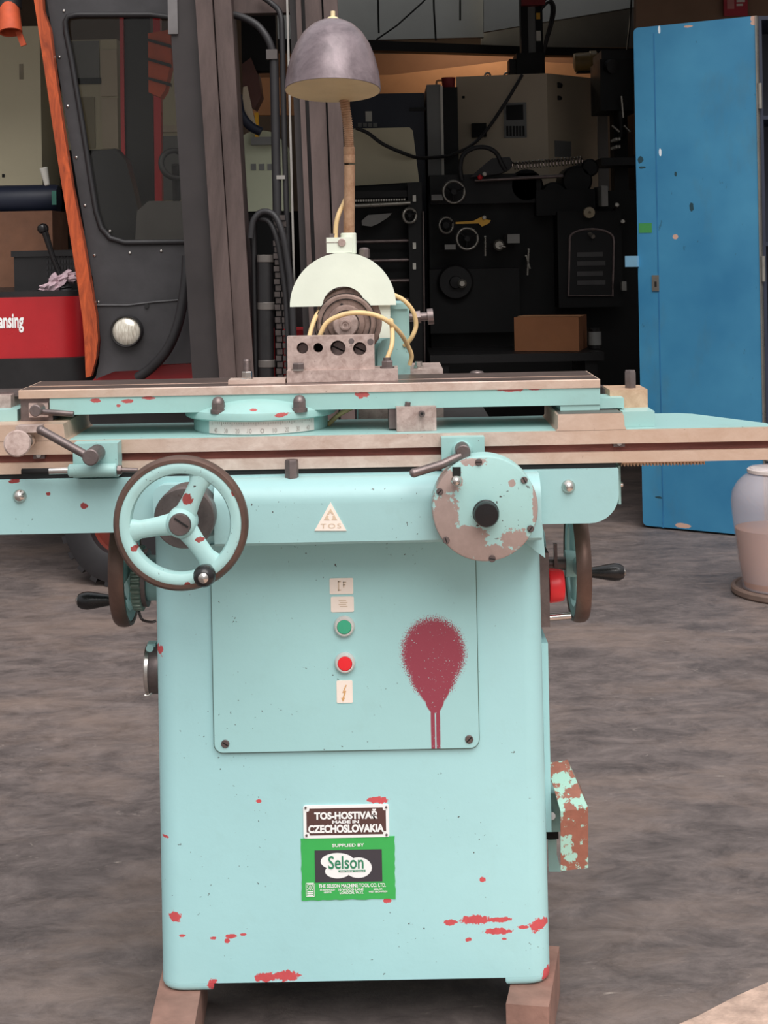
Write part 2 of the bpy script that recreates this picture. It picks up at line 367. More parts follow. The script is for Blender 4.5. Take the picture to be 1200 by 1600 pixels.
for py, mt, nm in ((978, m_green, 'green'), (1035, m_red, 'red')):
    c = P(538 + (py - 978) * .02, py, Yc); R = L_(15.5, Yc)
    b = part(MB().lathe([(R * 1.06, .002), (R * 1.06, -.002), (R * 1.0, -.006), (R * .86, -.008), (R * .74, -.008), (R * .74, -.003)], c, (0, 1, 0), 32), 'button_bezel', m_bezel, cover)
    part(MB().lathe([(R * .72, .0), (R * .72, -.0075), (R * .66, -.0085), (0, -.0088)], c, (0, 1, 0), 32), 'push_button', mt, cover, nm + ' push button')
for (x0, y0, x1, y1) in ((515, 903, 552, 928), (517, 932, 553, 956), (526, 1063, 551, 1098)):
    a, b, c, d = rect(x0, y0, x1, y1, Yc)
    part(MB().prism(rrect(a, b, c, d, .002, 3), 'y', Yc - .0012, Yc + .001), 'sticker', m_sticker, cover)
mb = MB()
for (x0, y0, x1, y1) in ((528, 908, 530, 923), (528, 908, 533, 909.5), (528, 921.5, 533, 923), (536, 909, 538, 918), (536, 909, 541, 910.5), (536, 913, 540, 914.5)):
    mb.pbox(x0, y0, x1, y1, Yc - .0016, .0008)
for k in range(4): mb.pbox(529 + (k % 2) * 2, 938 + k * 3, 541 + (k % 2) * 2, 939 + k * 3, Yc - .0016, .0008)
part(mb, 'sticker_marks', m_ink, cover)
def poly(pts, Y): return [(P(x, y, Y).x, P(x, y, Y).z) for x, y in pts]
part(MB().prism(poly([(540, 1070), (535, 1082), (538, 1082), (535, 1091), (533.5, 1090), (536, 1096), (539, 1090), (537.5, 1090), (541, 1079), (538, 1079), (542, 1070)], Yc), 'y', Yc - .0018, Yc - .001), 'lightning_bolt', m_ink2, cover)
# maker's plate and supplier's plate
Yp = Yb - .002
a, b, c, d = rect(474, 1258, 608, 1309, Yp)
pl = part(MB().prism(rrect(a, b, c, d, .003, 3), 'y', Yp, Yb + .002), 'maker_plate', m_white)
a, b, c, d = rect(479, 1262.5, 603, 1304, Yp); n = .0045
part(MB().prism([(a + n, c), (b - n, c), (b - n, c + n * .6), (b - n * .6, c + n), (b, c + n), (b, d - n), (b - n * .6, d - n), (b - n, d - n * .6), (b - n, d), (a + n, d), (a + n, d - n * .6), (a + n * .6, d - n), (a, d - n), (a, c + n), (a + n * .6, c + n), (a + n, c + n * .6)], 'y', Yp - .0006, Yp), 'plate_field', m_brown, pl)
def rolled(px, py, Y): return Matrix.Translation(P(px, py, Y)) @ Matrix.Rotation(-.003, 4, 'Y') @ Matrix.Translation(-P(px, py, Y))
for q in (('TOS-HOSTIVAŘ', 491, 1264.5, 590, 1280), ('MADE IN', 519, 1281.5, 561, 1286.5), ('CZECHOSLOVAKIA', 481.5, 1288, 600, 1301)): part(MB().text(*q, Yp - .0008, .0004, .05), 'lettering', m_white, pl)
for x, y in ((477.5, 1262), (603.5, 1261), (479, 1305), (604, 1304)): screw(x, y, Yp, 1.8, pl, 'plate_pin', m_dark, False)
a, b, c, d = rect(471, 1309, 617, 1406, Yp)
pts = []
for (xa, ya), (xb, yb2), k in (((a, c), (b, c), 22), ((b, c), (b, d), 14), ((b, d), (a, d), 2), ((a, d), (a, c), 14)):
    for i in range(k): t = i / k; pts.append((xa + (xb - xa) * t + random.uniform(-.0008, .0008), ya + (yb2 - ya) * t + random.uniform(-.0008, .0008)))
pg = part(MB().prism(pts, 'y', Yp + .0008, Yb + .002), 'supplier_plate', m_gplate)
Yg = Yp + .0008
part(MB().pbox(492, 1328, 597, 1378, Yg - .0006, .001), 'plate_field', m_char, pg)
mb = MB()
for i, (x, y, rx, ry) in enumerate(((527, 1345.5, 26, 13), (560, 1355.5, 21, 16), (528, 1361, 20, 11), (545, 1354, 18, 12))):
    q = P(x, y, Yg); mb.prism(ell(q.x, q.z, L_(rx, Yg), L_(ry, Yg)), 'y', Yg - .001 - i * .00002, Yg)
part(mb, 'cloud_emblem', m_white, pg)
part(MB().text('Selson', 513, 1337, 568, 1357.5, Yg - .0014, .0004, .012).pbox(529, 1359.5, 571, 1362.5, Yg - .0016, .0003), 'script_lettering', simple('green_lettering', srgb(44, 128, 92), .5, 0, .05, 20), pg)
part(MB().text('MACHINE TOOLS', 531, 1360, 569, 1362.2, Yg - .0017, .0004, .01), 'lettering', m_white, pg)
for q in (('SUPPLIED BY', 519, 1318, 569, 1323), ('THE SELSON MACHINE TOOL CO. LTD.', 498, 1380.5, 603, 1386.5), ('STANNINGLEY', 500, 1389, 524, 1391.6), ('LEEDS', 506, 1393, 518, 1395.6), ('10 WOOD LANE', 529, 1388, 568, 1391.6),
          ('LONDON. W.12.', 531, 1392.6, 568, 1396.6), ('BELL ST.', 584, 1388, 598, 1390.6), ('WEST BROMWICH', 576, 1391.6, 605, 1394.4)): part(MB().text(*q, Yg - .0004, .0004, .025), 'lettering', m_white, pg)
a, b, c, d = rect(478, 1379.5, 491.5, 1401, Yg); t = .0007
mb = MB().box(a, b, Yg - .0008, Yg, c, c + t).box(a, b, Yg - .0008, Yg, d - t, d).box(a, a + t, Yg - .0008, Yg, c, d).box(b - t, b, Yg - .0008, Yg, c, d)
mb.text('500', 479.5, 1383, 490, 1391, Yg - .0006, .0004, .0)
for y in (1381, 1393, 1396, 1399): mb.pbox(480, y, 489.5, y + 1.4, Yg - .001, .0006)
part(mb, 'badge', m_white, pg)

# bed and apron
Yd = 2.25
zb0, zb1 = .774, .853
xa, xb = P(-60, 790, Yd).x, P(967, 770, Yd).x
R5 = L_(46, Yd)
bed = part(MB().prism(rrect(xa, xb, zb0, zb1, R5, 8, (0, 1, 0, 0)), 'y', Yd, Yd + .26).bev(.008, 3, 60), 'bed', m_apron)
part(MB().box(xa, xb - .002, Yd + .012, Yd + .25, zb1 - .001, .860), 'shadow_gap', m_gap, bed)
for px, py in ((31, 775), (888, 760)):
    c = P(px, py, Yd); R = L_(9.5, Yd)
    part(MB().lathe([(R * 1.15, .001), (R * 1.1, -.002), (R, -.003), (R * .8, -.007), (R * .4, -.0095), (0, -.010)], c, (0, 1, 0), 24), 'dome_bolt', m_chrome, bed)
part(MB().pbox(966, 728, 970, 788, 2.3, .1).bev(.001, 1), 'end_plate', m_paint, bed)
part(MB().cyl(P(969, 757, 2.33), P(973, 757, 2.33), .004, 12), 'end_screw', m_chrome, bed)
Ya = 2.20; zt = .852; zl = P(515, 851, Ya).z; r = .034
prof = [(2.36, zl), (Ya + .004, zl), (Ya, zl + .004)] + [(Ya + r - r * math.cos(.5 * PI * i / 8), zt - r + r * math.sin(.5 * PI * i / 8)) for i in range(9)] + [(2.36, zt)]
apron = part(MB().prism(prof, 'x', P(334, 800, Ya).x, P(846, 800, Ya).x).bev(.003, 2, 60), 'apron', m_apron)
# left boss with graduated disc, right shoulder
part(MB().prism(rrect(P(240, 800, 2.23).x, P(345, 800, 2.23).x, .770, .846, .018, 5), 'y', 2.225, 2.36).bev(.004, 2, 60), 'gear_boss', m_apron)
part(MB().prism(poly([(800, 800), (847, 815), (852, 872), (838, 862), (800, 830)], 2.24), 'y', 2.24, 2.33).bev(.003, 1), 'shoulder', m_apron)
c = P(288, 810, 2.165); R = L_(48, 2.165)
part(MB().lathe([(R * .98, .06), (R * .98, 0.02), (R, .018), (R, .003), (R * .96, 0), (0, 0)], c, (0, 1, 0), 48), 'dial_disc', m_dark)
# triangle emblem
q = [(516.5, 784.5), (491.5, 829), (541.5, 829)]
tri = part(MB().prism(poly(q, Ya), 'y', Ya - .0016, Ya + .002), 'triangle_badge', m_sticker)
mb = MB().text('TOS', 501, 818, 533, 825.5, Ya - .0018, .0003, .0, None, 1.25)
for pg_ in ([(516.5, 794), (511, 803), (514.5, 803), (516.5, 799.5), (518.5, 803), (522, 803)], [(510.5, 804), (506, 812), (515, 812), (512.5, 808), (513.5, 806)], [(522.5, 804), (527, 812), (518, 812), (520.5, 808), (519.5, 806)]):
    mb.prism(poly(pg_, Ya), 'y', Ya - .0022, Ya - .0014)
part(mb, 'emblem', m_ink, tri)
# hexagonal stop stud on the apron
c = P(456, 747, 2.235); R = L_(11, 2.235)
part(MB().lathe([(R, -.012), (R, .024), (R * .9, .027), (0, .027)], c, (0, 0, 1), 6, a0=.3), 'stop_stud', m_dark, ang=20)

# slide (long table): painted body, steel rails, red groove
Ys = 2.26
zs0, zs1, zg0, zg1 = .8605, .909, .8765, .8885
xl, xr = P(-70, 700, Ys).x, P(1212, 690, Ys).x
xrb = P(1068, 648, 2.46).x
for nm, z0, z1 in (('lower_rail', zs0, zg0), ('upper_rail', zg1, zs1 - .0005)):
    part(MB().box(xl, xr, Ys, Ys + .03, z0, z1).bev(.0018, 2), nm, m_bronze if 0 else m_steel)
part(MB().box(xl, xr - .002, Ys + .011, Ys + .03, zg0, zg1), 'oil_groove', m_groove)
slide = part(MB().prism([(xl, Ys + .03), (xr, Ys + .03), (xr - .004, Ys + .05), (xrb + .012, 2.445), (xrb - .008, 2.46), (xl, 2.46)], 'z', zs0 + .001, zs1), 'slide', m_paint)
part(MB().prism([(xl, Ys + .004), (xr - .002, Ys + .004), (xr - .004, Ys + .03), (xl, Ys + .03)], 'z', zs1 - .0004, zs1 + .0003), 'slide_top', m_paint)
for px, py in ((968, 693), (60, 712)):
    a, b, c, d = rect(px - 9, py - 5.5, px + 9, py + 5.5, Ys)
    o = part(MB().box(a, b, Ys + .004, Ys + .012, c, d).bev(.001, 1), 'groove_stop', m_dark)
    part(MB().cyl((a * .5 + b * .5, Ys + .0005, (c + d) / 2), (a * .5 + b * .5, Ys + .008, (c + d) / 2), .0034, 14), 'stop_screw', m_chrome, o)
# rack under the slide
xs, xe = P(968, 725, 2.3).x, P(1097, 722, 2.3).x
pts = [(xs, .8605), (xs, .852)]
n = 25
for i in range(n):
    t0 = xs + (xe - xs) * i / n; dxx = (xe - xs) / n
    pts += [(t0 + dxx * .1, .852), (t0 + dxx * .3, .8565), (t0 + dxx * .6, .8565), (t0 + dxx * .8, .852)]
pts += [(xe, .852), (xe, .8605)]
part(MB().prism(pts, 'y', 2.28, 2.31), 'gear_rack', m_bronze)
# raised ends of the slide
zk = .933
a, b = P(-60, 660, Ys).x, P(98, 660, Ys).x
f = L_(9, Ys)
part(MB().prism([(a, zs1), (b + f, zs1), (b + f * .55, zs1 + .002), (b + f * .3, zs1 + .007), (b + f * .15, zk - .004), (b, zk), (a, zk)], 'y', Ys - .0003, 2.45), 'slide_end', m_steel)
a, b = P(872, 660, Ys).x, P(974, 660, Ys).x
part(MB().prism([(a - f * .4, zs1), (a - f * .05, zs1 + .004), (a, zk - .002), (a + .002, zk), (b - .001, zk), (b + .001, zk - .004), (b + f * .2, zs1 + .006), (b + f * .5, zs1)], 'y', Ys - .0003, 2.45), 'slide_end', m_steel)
part(MB().box(a + .002, b - .002, Ys + .002, 2.449, zk - .001, zk + .0004), 'slide_end_top', m_steel_top)  # thin sheet carrying the top's dark reflection as colour
part(MB().pbox(973, 643, 1023, 667, 2.285, .12).bev(.004, 2), 'slide_shoulder', m_paint)
part(MB().pbox(-60, 641, 27, 662, 2.31, .1).bev(.003, 2), 'slide_shoulder', m_paint)
# swivel table
Yt = 2.30; zT, zM, zL = .980, .9675, .942
xtl, xtr = P(29, 625, Yt).x, P(938, 612, Yt).x
sT = [(Yt, zM), (Yt, zT - .001), (Yt + .001, zT), (Yt + .055, zT), (Yt + .055, zT - .008), (Yt + .067, zT - .008), (Yt + .067, zT), (Yt + .152, zT), (Yt + .152, zM)]
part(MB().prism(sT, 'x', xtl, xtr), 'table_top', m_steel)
part(MB().box(xtl + .002, xtr - .002, Yt + .006, Yt + .0545, zT - .0002, zT + .0002).box(xtl + .002, xtr - .002, Yt + .0675, Yt + .151, zT - .0002, zT + .0002), 'table_surface', m_steel_top)  # thin sheets that darken the top as if reflecting the interior
tb = part(MB().box(xtl + L_(48, Yt), xtr, Yt + .002, Yt + .145, zL, zM).bev(.003, 2), 'table_body', m_table_paint)
part(MB().box(xtl + .001, xtl + L_(48, Yt) + .003, Yt + .008, Yt + .14, zk, zM), 'table_end', m_dark)
part(MB().box(P(876, 640, Yt).x, xtr - .001, Yt + .004, Yt + .14, zk + .0006, zL + .002).bev(.001, 1), 'table_foot', m_table_paint)
part(MB().pbox(45, 630, 75, 652, Yt + .0, .02).bev(.002, 1), 'lock_pad', m_block)
part(MB().pbox(936, 622, 975, 638, Yt + .012, .06).bev(.003, 2), 'end_bracket', m_table_paint)
# pivot flange and graduated disc
pc = P(408, 660, 2.378); cx0, cy0 = pc.x, 2.378
mb = MB().lathe([(.05, .966), (.072, .962), (.095, .953), (.112, .9445), (.1155, .9425), (.1165, .939), (.1165, .9325), (.114, .9305)], (cx0, cy0, 0), (0, 0, 1), 64)
flange = part(mb, 'pivot_flange', m_table_paint)
part(MB().lathe([(.1025, .909), (.1035, .911), (.1035, .929), (.1025, .9305)], (cx0, cy0, 0), (0, 0, 1), 64), 'pivot_disc', m_paint)
r = .1042
A = lambda px: math.asin(max(-1, min(1, (P(px, 665, 2.28).x - cx0) / r)))
a0, a1 = A(324), A(489); n = 24
arc = [a0 + (a1 - a0) * i / n for i in range(n + 1)]
vs = [(cx0 + rr * math.sin(t), cy0 - rr * math.cos(t), z) for rr in (.1036, r) for z in (.9105, .9295) for t in arc]
m1 = n + 1
mb = MB().add(vs, [(i, i + 1, m1 + i + 1, m1 + i) for i in range(0)] + [(2 * m1 + i, 2 * m1 + i + 1, 3 * m1 + i + 1, 3 * m1 + i) for i in range(n)] + [(m1 + i, m1 + i + 1, 3 * m1 + i + 1, 3 * m1 + i) for i in range(n)] + [(i, 2 * m1 + i, 2 * m1 + i + 1, i + 1) for i in range(n)])
mb = MB(); mb.add(vs, [(2 * m1 + i, 2 * m1 + i + 1, 3 * m1 + i + 1, 3 * m1 + i) for i in range(n)] + [(m1 + i, m1 + i + 1, 3 * m1 + i + 1, 3 * m1 + i) for i in range(n)] + [(i, 2 * m1 + i, 2 * m1 + i + 1, i + 1) for i in range(n)])
sc = part(mb, 'scale_plate', m_alu)
mb = MB(); mt = MB()
for i in range(46):
    t = a0 + (a1 - a0) * (.04 + .92 * i / 45); M = Matrix.Translation((cx0, cy0, 0)) @ Matrix.Rotation(t, 4, 'Z')
    h = .0055 if i % 5 == 0 else .003
    mb.box(-.0002, .0002, -r - .0004, -r, .9285 - h, .9285, M)
for i, s_ in enumerate(('40', '30', '20', '10', '0', '10', '20', '30', '40')):
    t = a0 + (a1 - a0) * (.08 + .84 * i / 8); M = Matrix.Translation((cx0, cy0, 0)) @ Matrix.Rotation(t, 4, 'Z') @ Matrix.Translation((0, -r - 2.28, 0))
    c = (.9155 - EYE) / 2.28
    py = CY - c * F
    mb.text(s_, CX - 3.2, py - 3.6, CX + 3.2, py + 3.6, 2.28, .0004, 0, M @ Matrix.Translation((-(P(CX, py, 2.28).x), 0, 0)))
part(mb, 'scale_marks', m_greyink, sc)
for px, py in ((341, 634), (468, 632)):
    c = P(px, py, 2.287); c.z = .9455; R = L_(10.5, 2.29)
    nut = part(MB().lathe([(R * 1.18, -.004), (R * 1.18, .0015), (R * 1.1, .002)], c, (0, 0, 1), 24), 'washer', m_dark)
    part(MB().lathe([(R * 1.04, .001), (R * 1.04, .012)], c, (0, 0, 1), 6, a0=.5), 'hex_nut', m_dark, nut, ang=20)
    part(MB().lathe([(R * .95, .011), (R * .9, .0145), (R * .7, .018), (R * .4, .0203), (0, .021)], c, (0, 0, 1), 20), 'nut_dome', m_dark, nut)
# end clamps with studs
e0 = 2.34
a, b, c, d = rect(953, 609, 1012, 638, e0); hw = b - a
part(MB().prism([(a + hw * .37, c), (b, c), (b, d), (a, d), (a, c + (d - c) * .52), (a + hw * .37, c + (d - c) * .52)], 'y', e0, e0 + .075).bev(.0015, 2), 'end_clamp', m_bronze)
part(MB().pbox(944, 607, 958, 640, e0 + .05, .06), 'end_support', m_dark)
c = P(985, 604, e0 + .03); R = L_(9.6, e0)
part(MB().lathe([(R, -.012), (R, .022), (R * .85, .0255), (0, .0255)], c, (0, 0, 1), 6, a0=.4), 'clamp_stud', m_dark, ang=20)
part(MB().pbox(-40, 618, 17, 641, e0, .075).bev(.0015, 2), 'end_clamp', m_block)
part(MB().pbox(-40, 613, 29, 620, e0 + .02, .06).bev(.001, 1), 'clamp_cover', m_dark)
# levers
def lever(name, pts, rad, knob=None, mat=m_dark, knobr=0, knobd=.02, parent=G):
    mb = MB().tube(pts, rad, 12)
    o = part(mb, name, mat, parent)
    if knob is not None:
        part(MB().cyl(knob, Vector(knob) + Vector((0, knobd, 0)), knobr, 28, None, .0015), 'lever_hub', mat, o)
    return o
lever('lock_lever', [P(60, 643, 2.265), P(90, 645, 2.262), P(115, 647, 2.26)], .0042, P(55, 642, 2.252), knobr=L_(9.5, 2.25), knobd=.03)
k = part(MB().cyl(P(27, 693, 2.17), P(27, 693, 2.20), L_(21, 2.17), 36, None, .002), 'clamp_knob', m_block)
part(MB().cyl(P(36, 691, 2.195), P(50, 688, 2.265), .0075, 20).cyl(P(40, 690, 2.215), P(43, 689.5, 2.228), .0105, 20), 'knob_shaft', m_chrome, k)
part(MB().pbox(24, 666, 63, 676, 2.235, .03).bev(.001, 1), 'clamp_strap', m_block)
lever('clamp_lever', [P(64, 672, 2.20), P(100, 692, 2.19), P(138, 713, 2.18)], .0062, P(141, 715, 2.165), knobr=L_(13, 2.16), knobd=.055)
part(MB().ball(P(64, 672, 2.20), .0068), 'lever_tip', m_dark)
a, b, c, d = rect(114, 693, 184, 746, 2.225)
bk = part(MB().prism([(a, d), (b, d), (b, c), (a, c)][::-1], 'y', 2.225, 2.262).bev(.006, 3), 'clamp_bracket', m_worn if 0 else m_paint)
part(MB().cyl(P(107, 735, 2.215), P(183, 734, 2.215), L_(10, 2.21), 20, None, .002), 'bracket_sleeve', m_paint, bk)
part(MB().cyl(P(77, 736, 2.215), P(107, 735, 2.215), L_(5.5, 2.2), 16), 'rod', m_chrome, bk)
part(MB().cyl(P(34, 737, 2.215), P(78, 736, 2.215), L_(5, 2.2), 16), 'rod', m_gap, bk)
part(MB().cyl(P(183, 734, 2.215), P(215, 735, 2.215), L_(4, 2.2), 12).cyl(P(184, 734, 2.215), P(190, 734, 2.215), L_(8, 2.2), 6), 'rod_nut', m_dark, bk)
a, b, c, d = rect(690, 683, 757, 734, 2.24)
bk = part(MB().prism([(a, c), (b, c), (b, d), (a, d)], 'y', 2.235, 2.264).bev(.004, 2), 'clamp_bracket', m_paint)
part(MB().cyl(P(722, 705, 2.235), P(722, 705, 2.22), L_(17, 2.23), 28, L_(14, 2.22)), 'bracket_boss', m_paint, bk)
lever('clamp_lever', [P(720, 712, 2.185), P(690, 726, 2.178), P(647, 739, 2.17)], .0064, P(724, 707, 2.18), knobr=L_(11.5, 2.18), knobd=.04)
part(MB().ball(P(647, 739, 2.17), .0066), 'lever_tip', m_dark)
part(MB().pbox(647, 733, 656, 746, 2.25, .012).bev(.001, 1), 'square_bolt', m_chrome)

# round cover on the right
c = P(758, 795, 2.165); R = L_(83, 2.165)
rc = part(MB().lathe([(R, .04), (R, .004), (R * .985, .001), (R * .96, 0), (0, 0)], c, (0, 1, 0), 72), 'round_cover', m_worn)
for i, (px, py) in enumerate(((748, 722), (819, 750), (829, 826), (769, 873), (697, 844), (687, 768))): screw(px, py, 2.165, 5.5, rc, a=i * 1.1)
kc = P(759, 801, 2.165); R = L_(19.5, 2.16)
part(MB().lathe([(R * 1.06, .002), (R * 1.06, -.004), (R, -.005), (R, -.018), (R * .9, -.021), (0, -.0215)], kc, (0, 1, 0), 40), 'centre_cap', m_black, rc)
kc = P(712, 749, 2.165); R = L_(8.5, 2.15)
part(MB().lathe([(R * .6, .002), (R * .55, -.006), (R * .9, -.010), (R, -.015), (R * .8, -.020), (R * .4, -.0225), (0, -.023)], kc, (0, 1, 0), 24), 'pull_knob', m_chrome, rc)
part(MB().pbox(707, 730, 720, 744, 2.164, .004).bev(.001, 1), 'knob_slot', m_gap, rc)

# handwheels
def handwheel(name, c, axis, R, spokes, handle_at, hub_out=.012, parent=G, handle_len=.075, dish=.02, hw=.02):
    """rim, three spokes, hub, crank handle; axis points out of the machine"""
    c = Vector(c); wv = Vector(axis).normalized()
    u = Vector((1, 0, 0)) if abs(wv.x) < .5 else Vector((0, 1, 0))
    v = Vector((0, 0, 1))
    D = lambda a, r, h: c + (u * math.cos(a) + v * math.sin(a)) * r + wv * h
    o = part(MB().lathe([(R * .915, -hw * .5), (R * .97, -hw * .5), (R * .995, -hw * .25), (R, 0), (R * .99, hw * .3), (R * .95, hw * .5), (R * .90, hw * .52), (R * .885, hw * .3), (R * .885, -hw * .3)], c, wv, 72, True), name, m_rim, parent)
    part(MB().lathe([(R * .73, -hw * .38), (R * .90, -hw * .42), (R * .90, hw * .44), (R * .86, hw * .52), (R * .80, hw * .5), (R * .745, hw * .38), (R * .725, hw * .1)], c, wv, 72, True), 'rim_web', m_wheelp, o)
    hd = dish
    for a in spokes:
        p0, p1, p2, p3 = D(a, R * .1, -hd * .1), D(a, R * .35, -hd * .1), D(a, R * .6, 0), D(a, R * .78, 0)
        side = (v * math.cos(a) - u * math.sin(a))
        loops = []
        for p, wd, tk in ((p0, .17, .09), (p1, .14, .09), (p2, .135, .085), (p3, .20, .09)):
            loops.append([p + side * (math.cos(t) * wd * R) + wv * (math.sin(t) * tk * R) for t in [2 * PI * i / 14 for i in range(14)]])
        part(MB().loft(loops), 'spoke', m_wheelp, o)
    part(MB().lathe([(R * .23, -.02), (R * .23, .0), (R * .21, .008), (R * .17, .011), (0, .011)], c, wv, 36), 'hub', m_wheelp, o)
    part(MB().lathe([(R * .165, .008), (R * .165, .014), (R * .15, .016), (0, .0162)], c, wv, 32), 'hub_cap', m_dark, o)
    M = Matrix.Translation(c + wv * .0163)
    hp = D(handle_at, R * .80, hw * .4); L = handle_len
    part(MB().lathe([(.0105, -.003), (.0105, .004), (.0085, .006), (.0078, .012), (.0085, .022), (.0105, .034), (.0135, .05), (.0148, .06), (.0138, .069), (.0105, .0755), (.006, .0775)] if L > .06 else [(.0105, -.002), (.0105, .006), (.012, .012), (.0145, .02), (.0152, .028), (.0135, .036), (.0095, .041), (.006, .042)], hp, wv, 24), 'crank_handle', m_black, o)
    tip = .0775 if L > .06 else .042
    part(MB().lathe([(.0075, tip - .003), (.0068, tip), (.004, tip + .002), (0, tip + .0025)], hp, wv, 16), 'handle_tip', m_chrome, o)
    return o
Yw = 2.085
fw = handwheel('handwheel', P(283, 817, Yw), (0, -1, 0), L_(106, Yw), [math.radians(65), math.radians(188), math.radians(-54)], math.radians(-62), handle_len=.05)
part(MB().cyl(P(283, 817, Yw + .015), P(287, 811, 2.17), .013, 20), 'wheel_shaft', m_dark)
c = P(283, 817, Yw - .017)
part(MB().box(-.011, .011, -.0005, .0005, -.0012, .0012, Matrix.Translation(c) @ Matrix.Rotation(.6, 4, 'Y')), 'hub_slot', m_gap, fw)
# wheels on either flank
cl = P(196, 884, 2.47)
handwheel('handwheel', cl, (-1, 0, 0), .096, [math.radians(a) for a in (70, 190, 310)], math.radians(-57), handle_len=.08, hw=.024)
crt = P(902, 880, 2.50)
handwheel('handwheel', crt, (1, 0, 0), .094, [math.radians(a) for a in (60, 180, 300)], math.radians(-24), handle_len=.08, hw=.024)
# left flank dial, shaft
m_dial = simple('grey_green_dial', srgb(132, 146, 134), .4, .3, .15, 20)
dc = P(222, 930, 2.47)
part(MB().cyl(cl, (x0t + .01, cl.y, cl.z), .011, 20), 'wheel_shaft', m_dark)
n = 128; pr = []
for i in range(n):
    a = 2 * PI * i / n; pr.append((.052 if i % 4 < 2 else .0465, a))
loop = lambda x, k: [Vector((x, cl.y + rr * k * math.cos(a), cl.z - .02 + rr * k * math.sin(a))) for rr, a in pr]
part(MB().loft([loop(P(211, 930, 2.47).x, .96), loop(P(213, 930, 2.47).x, 1), loop(P(225, 930, 2.47).x, 1), loop(P(226, 930, 2.47).x, .97)]), 'ribbed_dial', m_dial)
part(MB().cyl((P(225, 930, 2.47).x, cl.y, cl.z - .02), (P(233, 930, 2.47).x, cl.y, cl.z - .02), .046, 40), 'dial_flange', m_dark)
part(MB().cyl((P(231, 930, 2.47).x, cl.y, cl.z - .02), (x0t + .02, cl.y, cl.z - .02), .036, 32), 'dial_boss', m_paint)
part(MB().tube(spline([P(217, 955, 2.46), P(222, 968, 2.46), P(236, 972, 2.45), P(244, 970, 2.45)]), .0022, 8), 'chain_wire', m_dark)
# oil cover on left flank
c = P(238, 1045, 2.44); R = L_(38, 2.44)
part(MB().cyl((x0t + .02, 2.44, P(238, 1045, 2.44).z), (P(241, 1045, 2.44).x, 2.44, P(238, 1045, 2.44).z), L_(30, 2.44), 32), 'cover_neck', m_paint)
oc = part(MB().lathe([(R, -.012), (R, .004), (R * .9, .009), (0, .011)], (P(240, 1045, 2.44).x, 2.44, c.z), (-1, 0, 0), 32), 'oil_cover', m_dark)
part(MB().lathe([(R * 1.03, -.004), (R * 1.03, .001), (R * .97, .003)], (P(240, 1045, 2.44).x - .008, 2.44, c.z), (-1, 0, 0), 32), 'cover_rim', m_chrome, oc)
part(MB().cyl(P(234, 1013, 2.42), P(234, 1013, 2.45), .006, 14).pbox(230, 1006, 243, 1020, 2.43, .02), 'cover_hinge', m_paint, oc)
part(MB().tube([P(237, 1082, 2.42), P(232, 1087, 2.42), P(226, 1086, 2.42)], .002, 8), 'cover_catch', m_chrome, oc)
# right flank: side plate, red knob, bar, side door, pedal guard
part(MB().box(x1t - .004, P(858, 900, 2.38).x, 2.38, 2.62, P(850, 985, 2.36).z, P(850, 868, 2.36).z).bev(.0015, 1), 'switch_plate', m_dark)
c = P(858, 915, 2.42)
part(MB().lathe([(.026, 0), (.027, .003), (.0255, .016), (.0235, .0225), (.0215, .024), (0, .0245)], (P(857, 915, 2.42).x, 2.42, c.z), (1, 0, 0), 36), 'switch_knob', m_red, G, 'red switch knob')
part(MB().cyl((x1t, crt.y, crt.z), crt, .011, 20), 'wheel_shaft', m_dark)
part(MB().cyl((x1t, 2.56, crt.z), (x1t + .03, 2.56, crt.z), .05, 36, .045), 'shaft_flange', m_paint)
part(MB().cyl(P(858, 965, 2.44), P(892, 962, 2.44), .006, 14), 'stop_bar', m_chrome)
part(MB().pbox(866, 850, 871, 890, 2.48, .01), 'guide_strip', m_dark)
xr_ = x1t + .001
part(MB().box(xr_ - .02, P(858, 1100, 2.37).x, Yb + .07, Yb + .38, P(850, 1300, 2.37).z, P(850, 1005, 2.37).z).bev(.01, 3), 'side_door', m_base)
Yq = 2.33
def slab(q, Ya_, Yb_): return q
pA, pB, pC, pD = P(854, 1192, 2.40), P(887, 1188, 2.40), P(919, 1262, Yq), P(876, 1268, Yq)
pE, pF = P(919, 1356, Yq), P(876, 1361, Yq)
th = Vector((0, .004, -.0015))
mb = MB()
mb.add([pA, pB, pC, pD, pE, pF, pA + th, pB + th, pC + th, pD + th, pE + th, pF + th], [(0, 3, 2, 1), (3, 5, 4, 2), (6, 7, 8, 9), (9, 8, 10, 11), (0, 1, 7, 6), (1, 2, 8, 7), (2, 4, 10, 8), (4, 5, 11, 10), (5, 3, 9, 11), (3, 0, 6, 9)])
pd = part(mb.bev(.0012, 1, 20), 'pedal_guard', m_rusty)
mb = MB(); sd = Vector((0, .09, 0))
mb.add([pB, pC, pE, pE + sd, pC + sd, pB + Vector((0, .004, 0)), pB + Vector((-.003, 0, 0)), pC + Vector((-.003, .002, 0)), pE + Vector((-.003, .002, 0)), pE + sd + Vector((-.003, 0, 0)), pC + sd + Vector((-.003, 0, 0)), pB + Vector((0, .004, 0)) + Vector((-.003, 0, 0))],
       [(0, 1, 4, 5), (1, 2, 3, 4), (11, 10, 7, 6), (10, 9, 8, 7), (0, 6, 7, 1), (1, 7, 8, 2), (2, 8, 9, 3), (3, 9, 10, 4), (4, 10, 11, 5), (5, 11, 6, 0)])
part(mb, 'guard_cheek', m_rusty, pd)
part(MB().box(x1b - .03, x1b + .03, 2.42, 2.47, P(860, 1300, 2.42).z, P(860, 1240, 2.42).z).bev(.004, 2), 'pedal_bracket', m_paint, pd)
part(MB().cyl(P(862, 1275, 2.41), P(862, 1275, 2.43), .006, 16), 'bracket_bolt', m_chrome, pd)
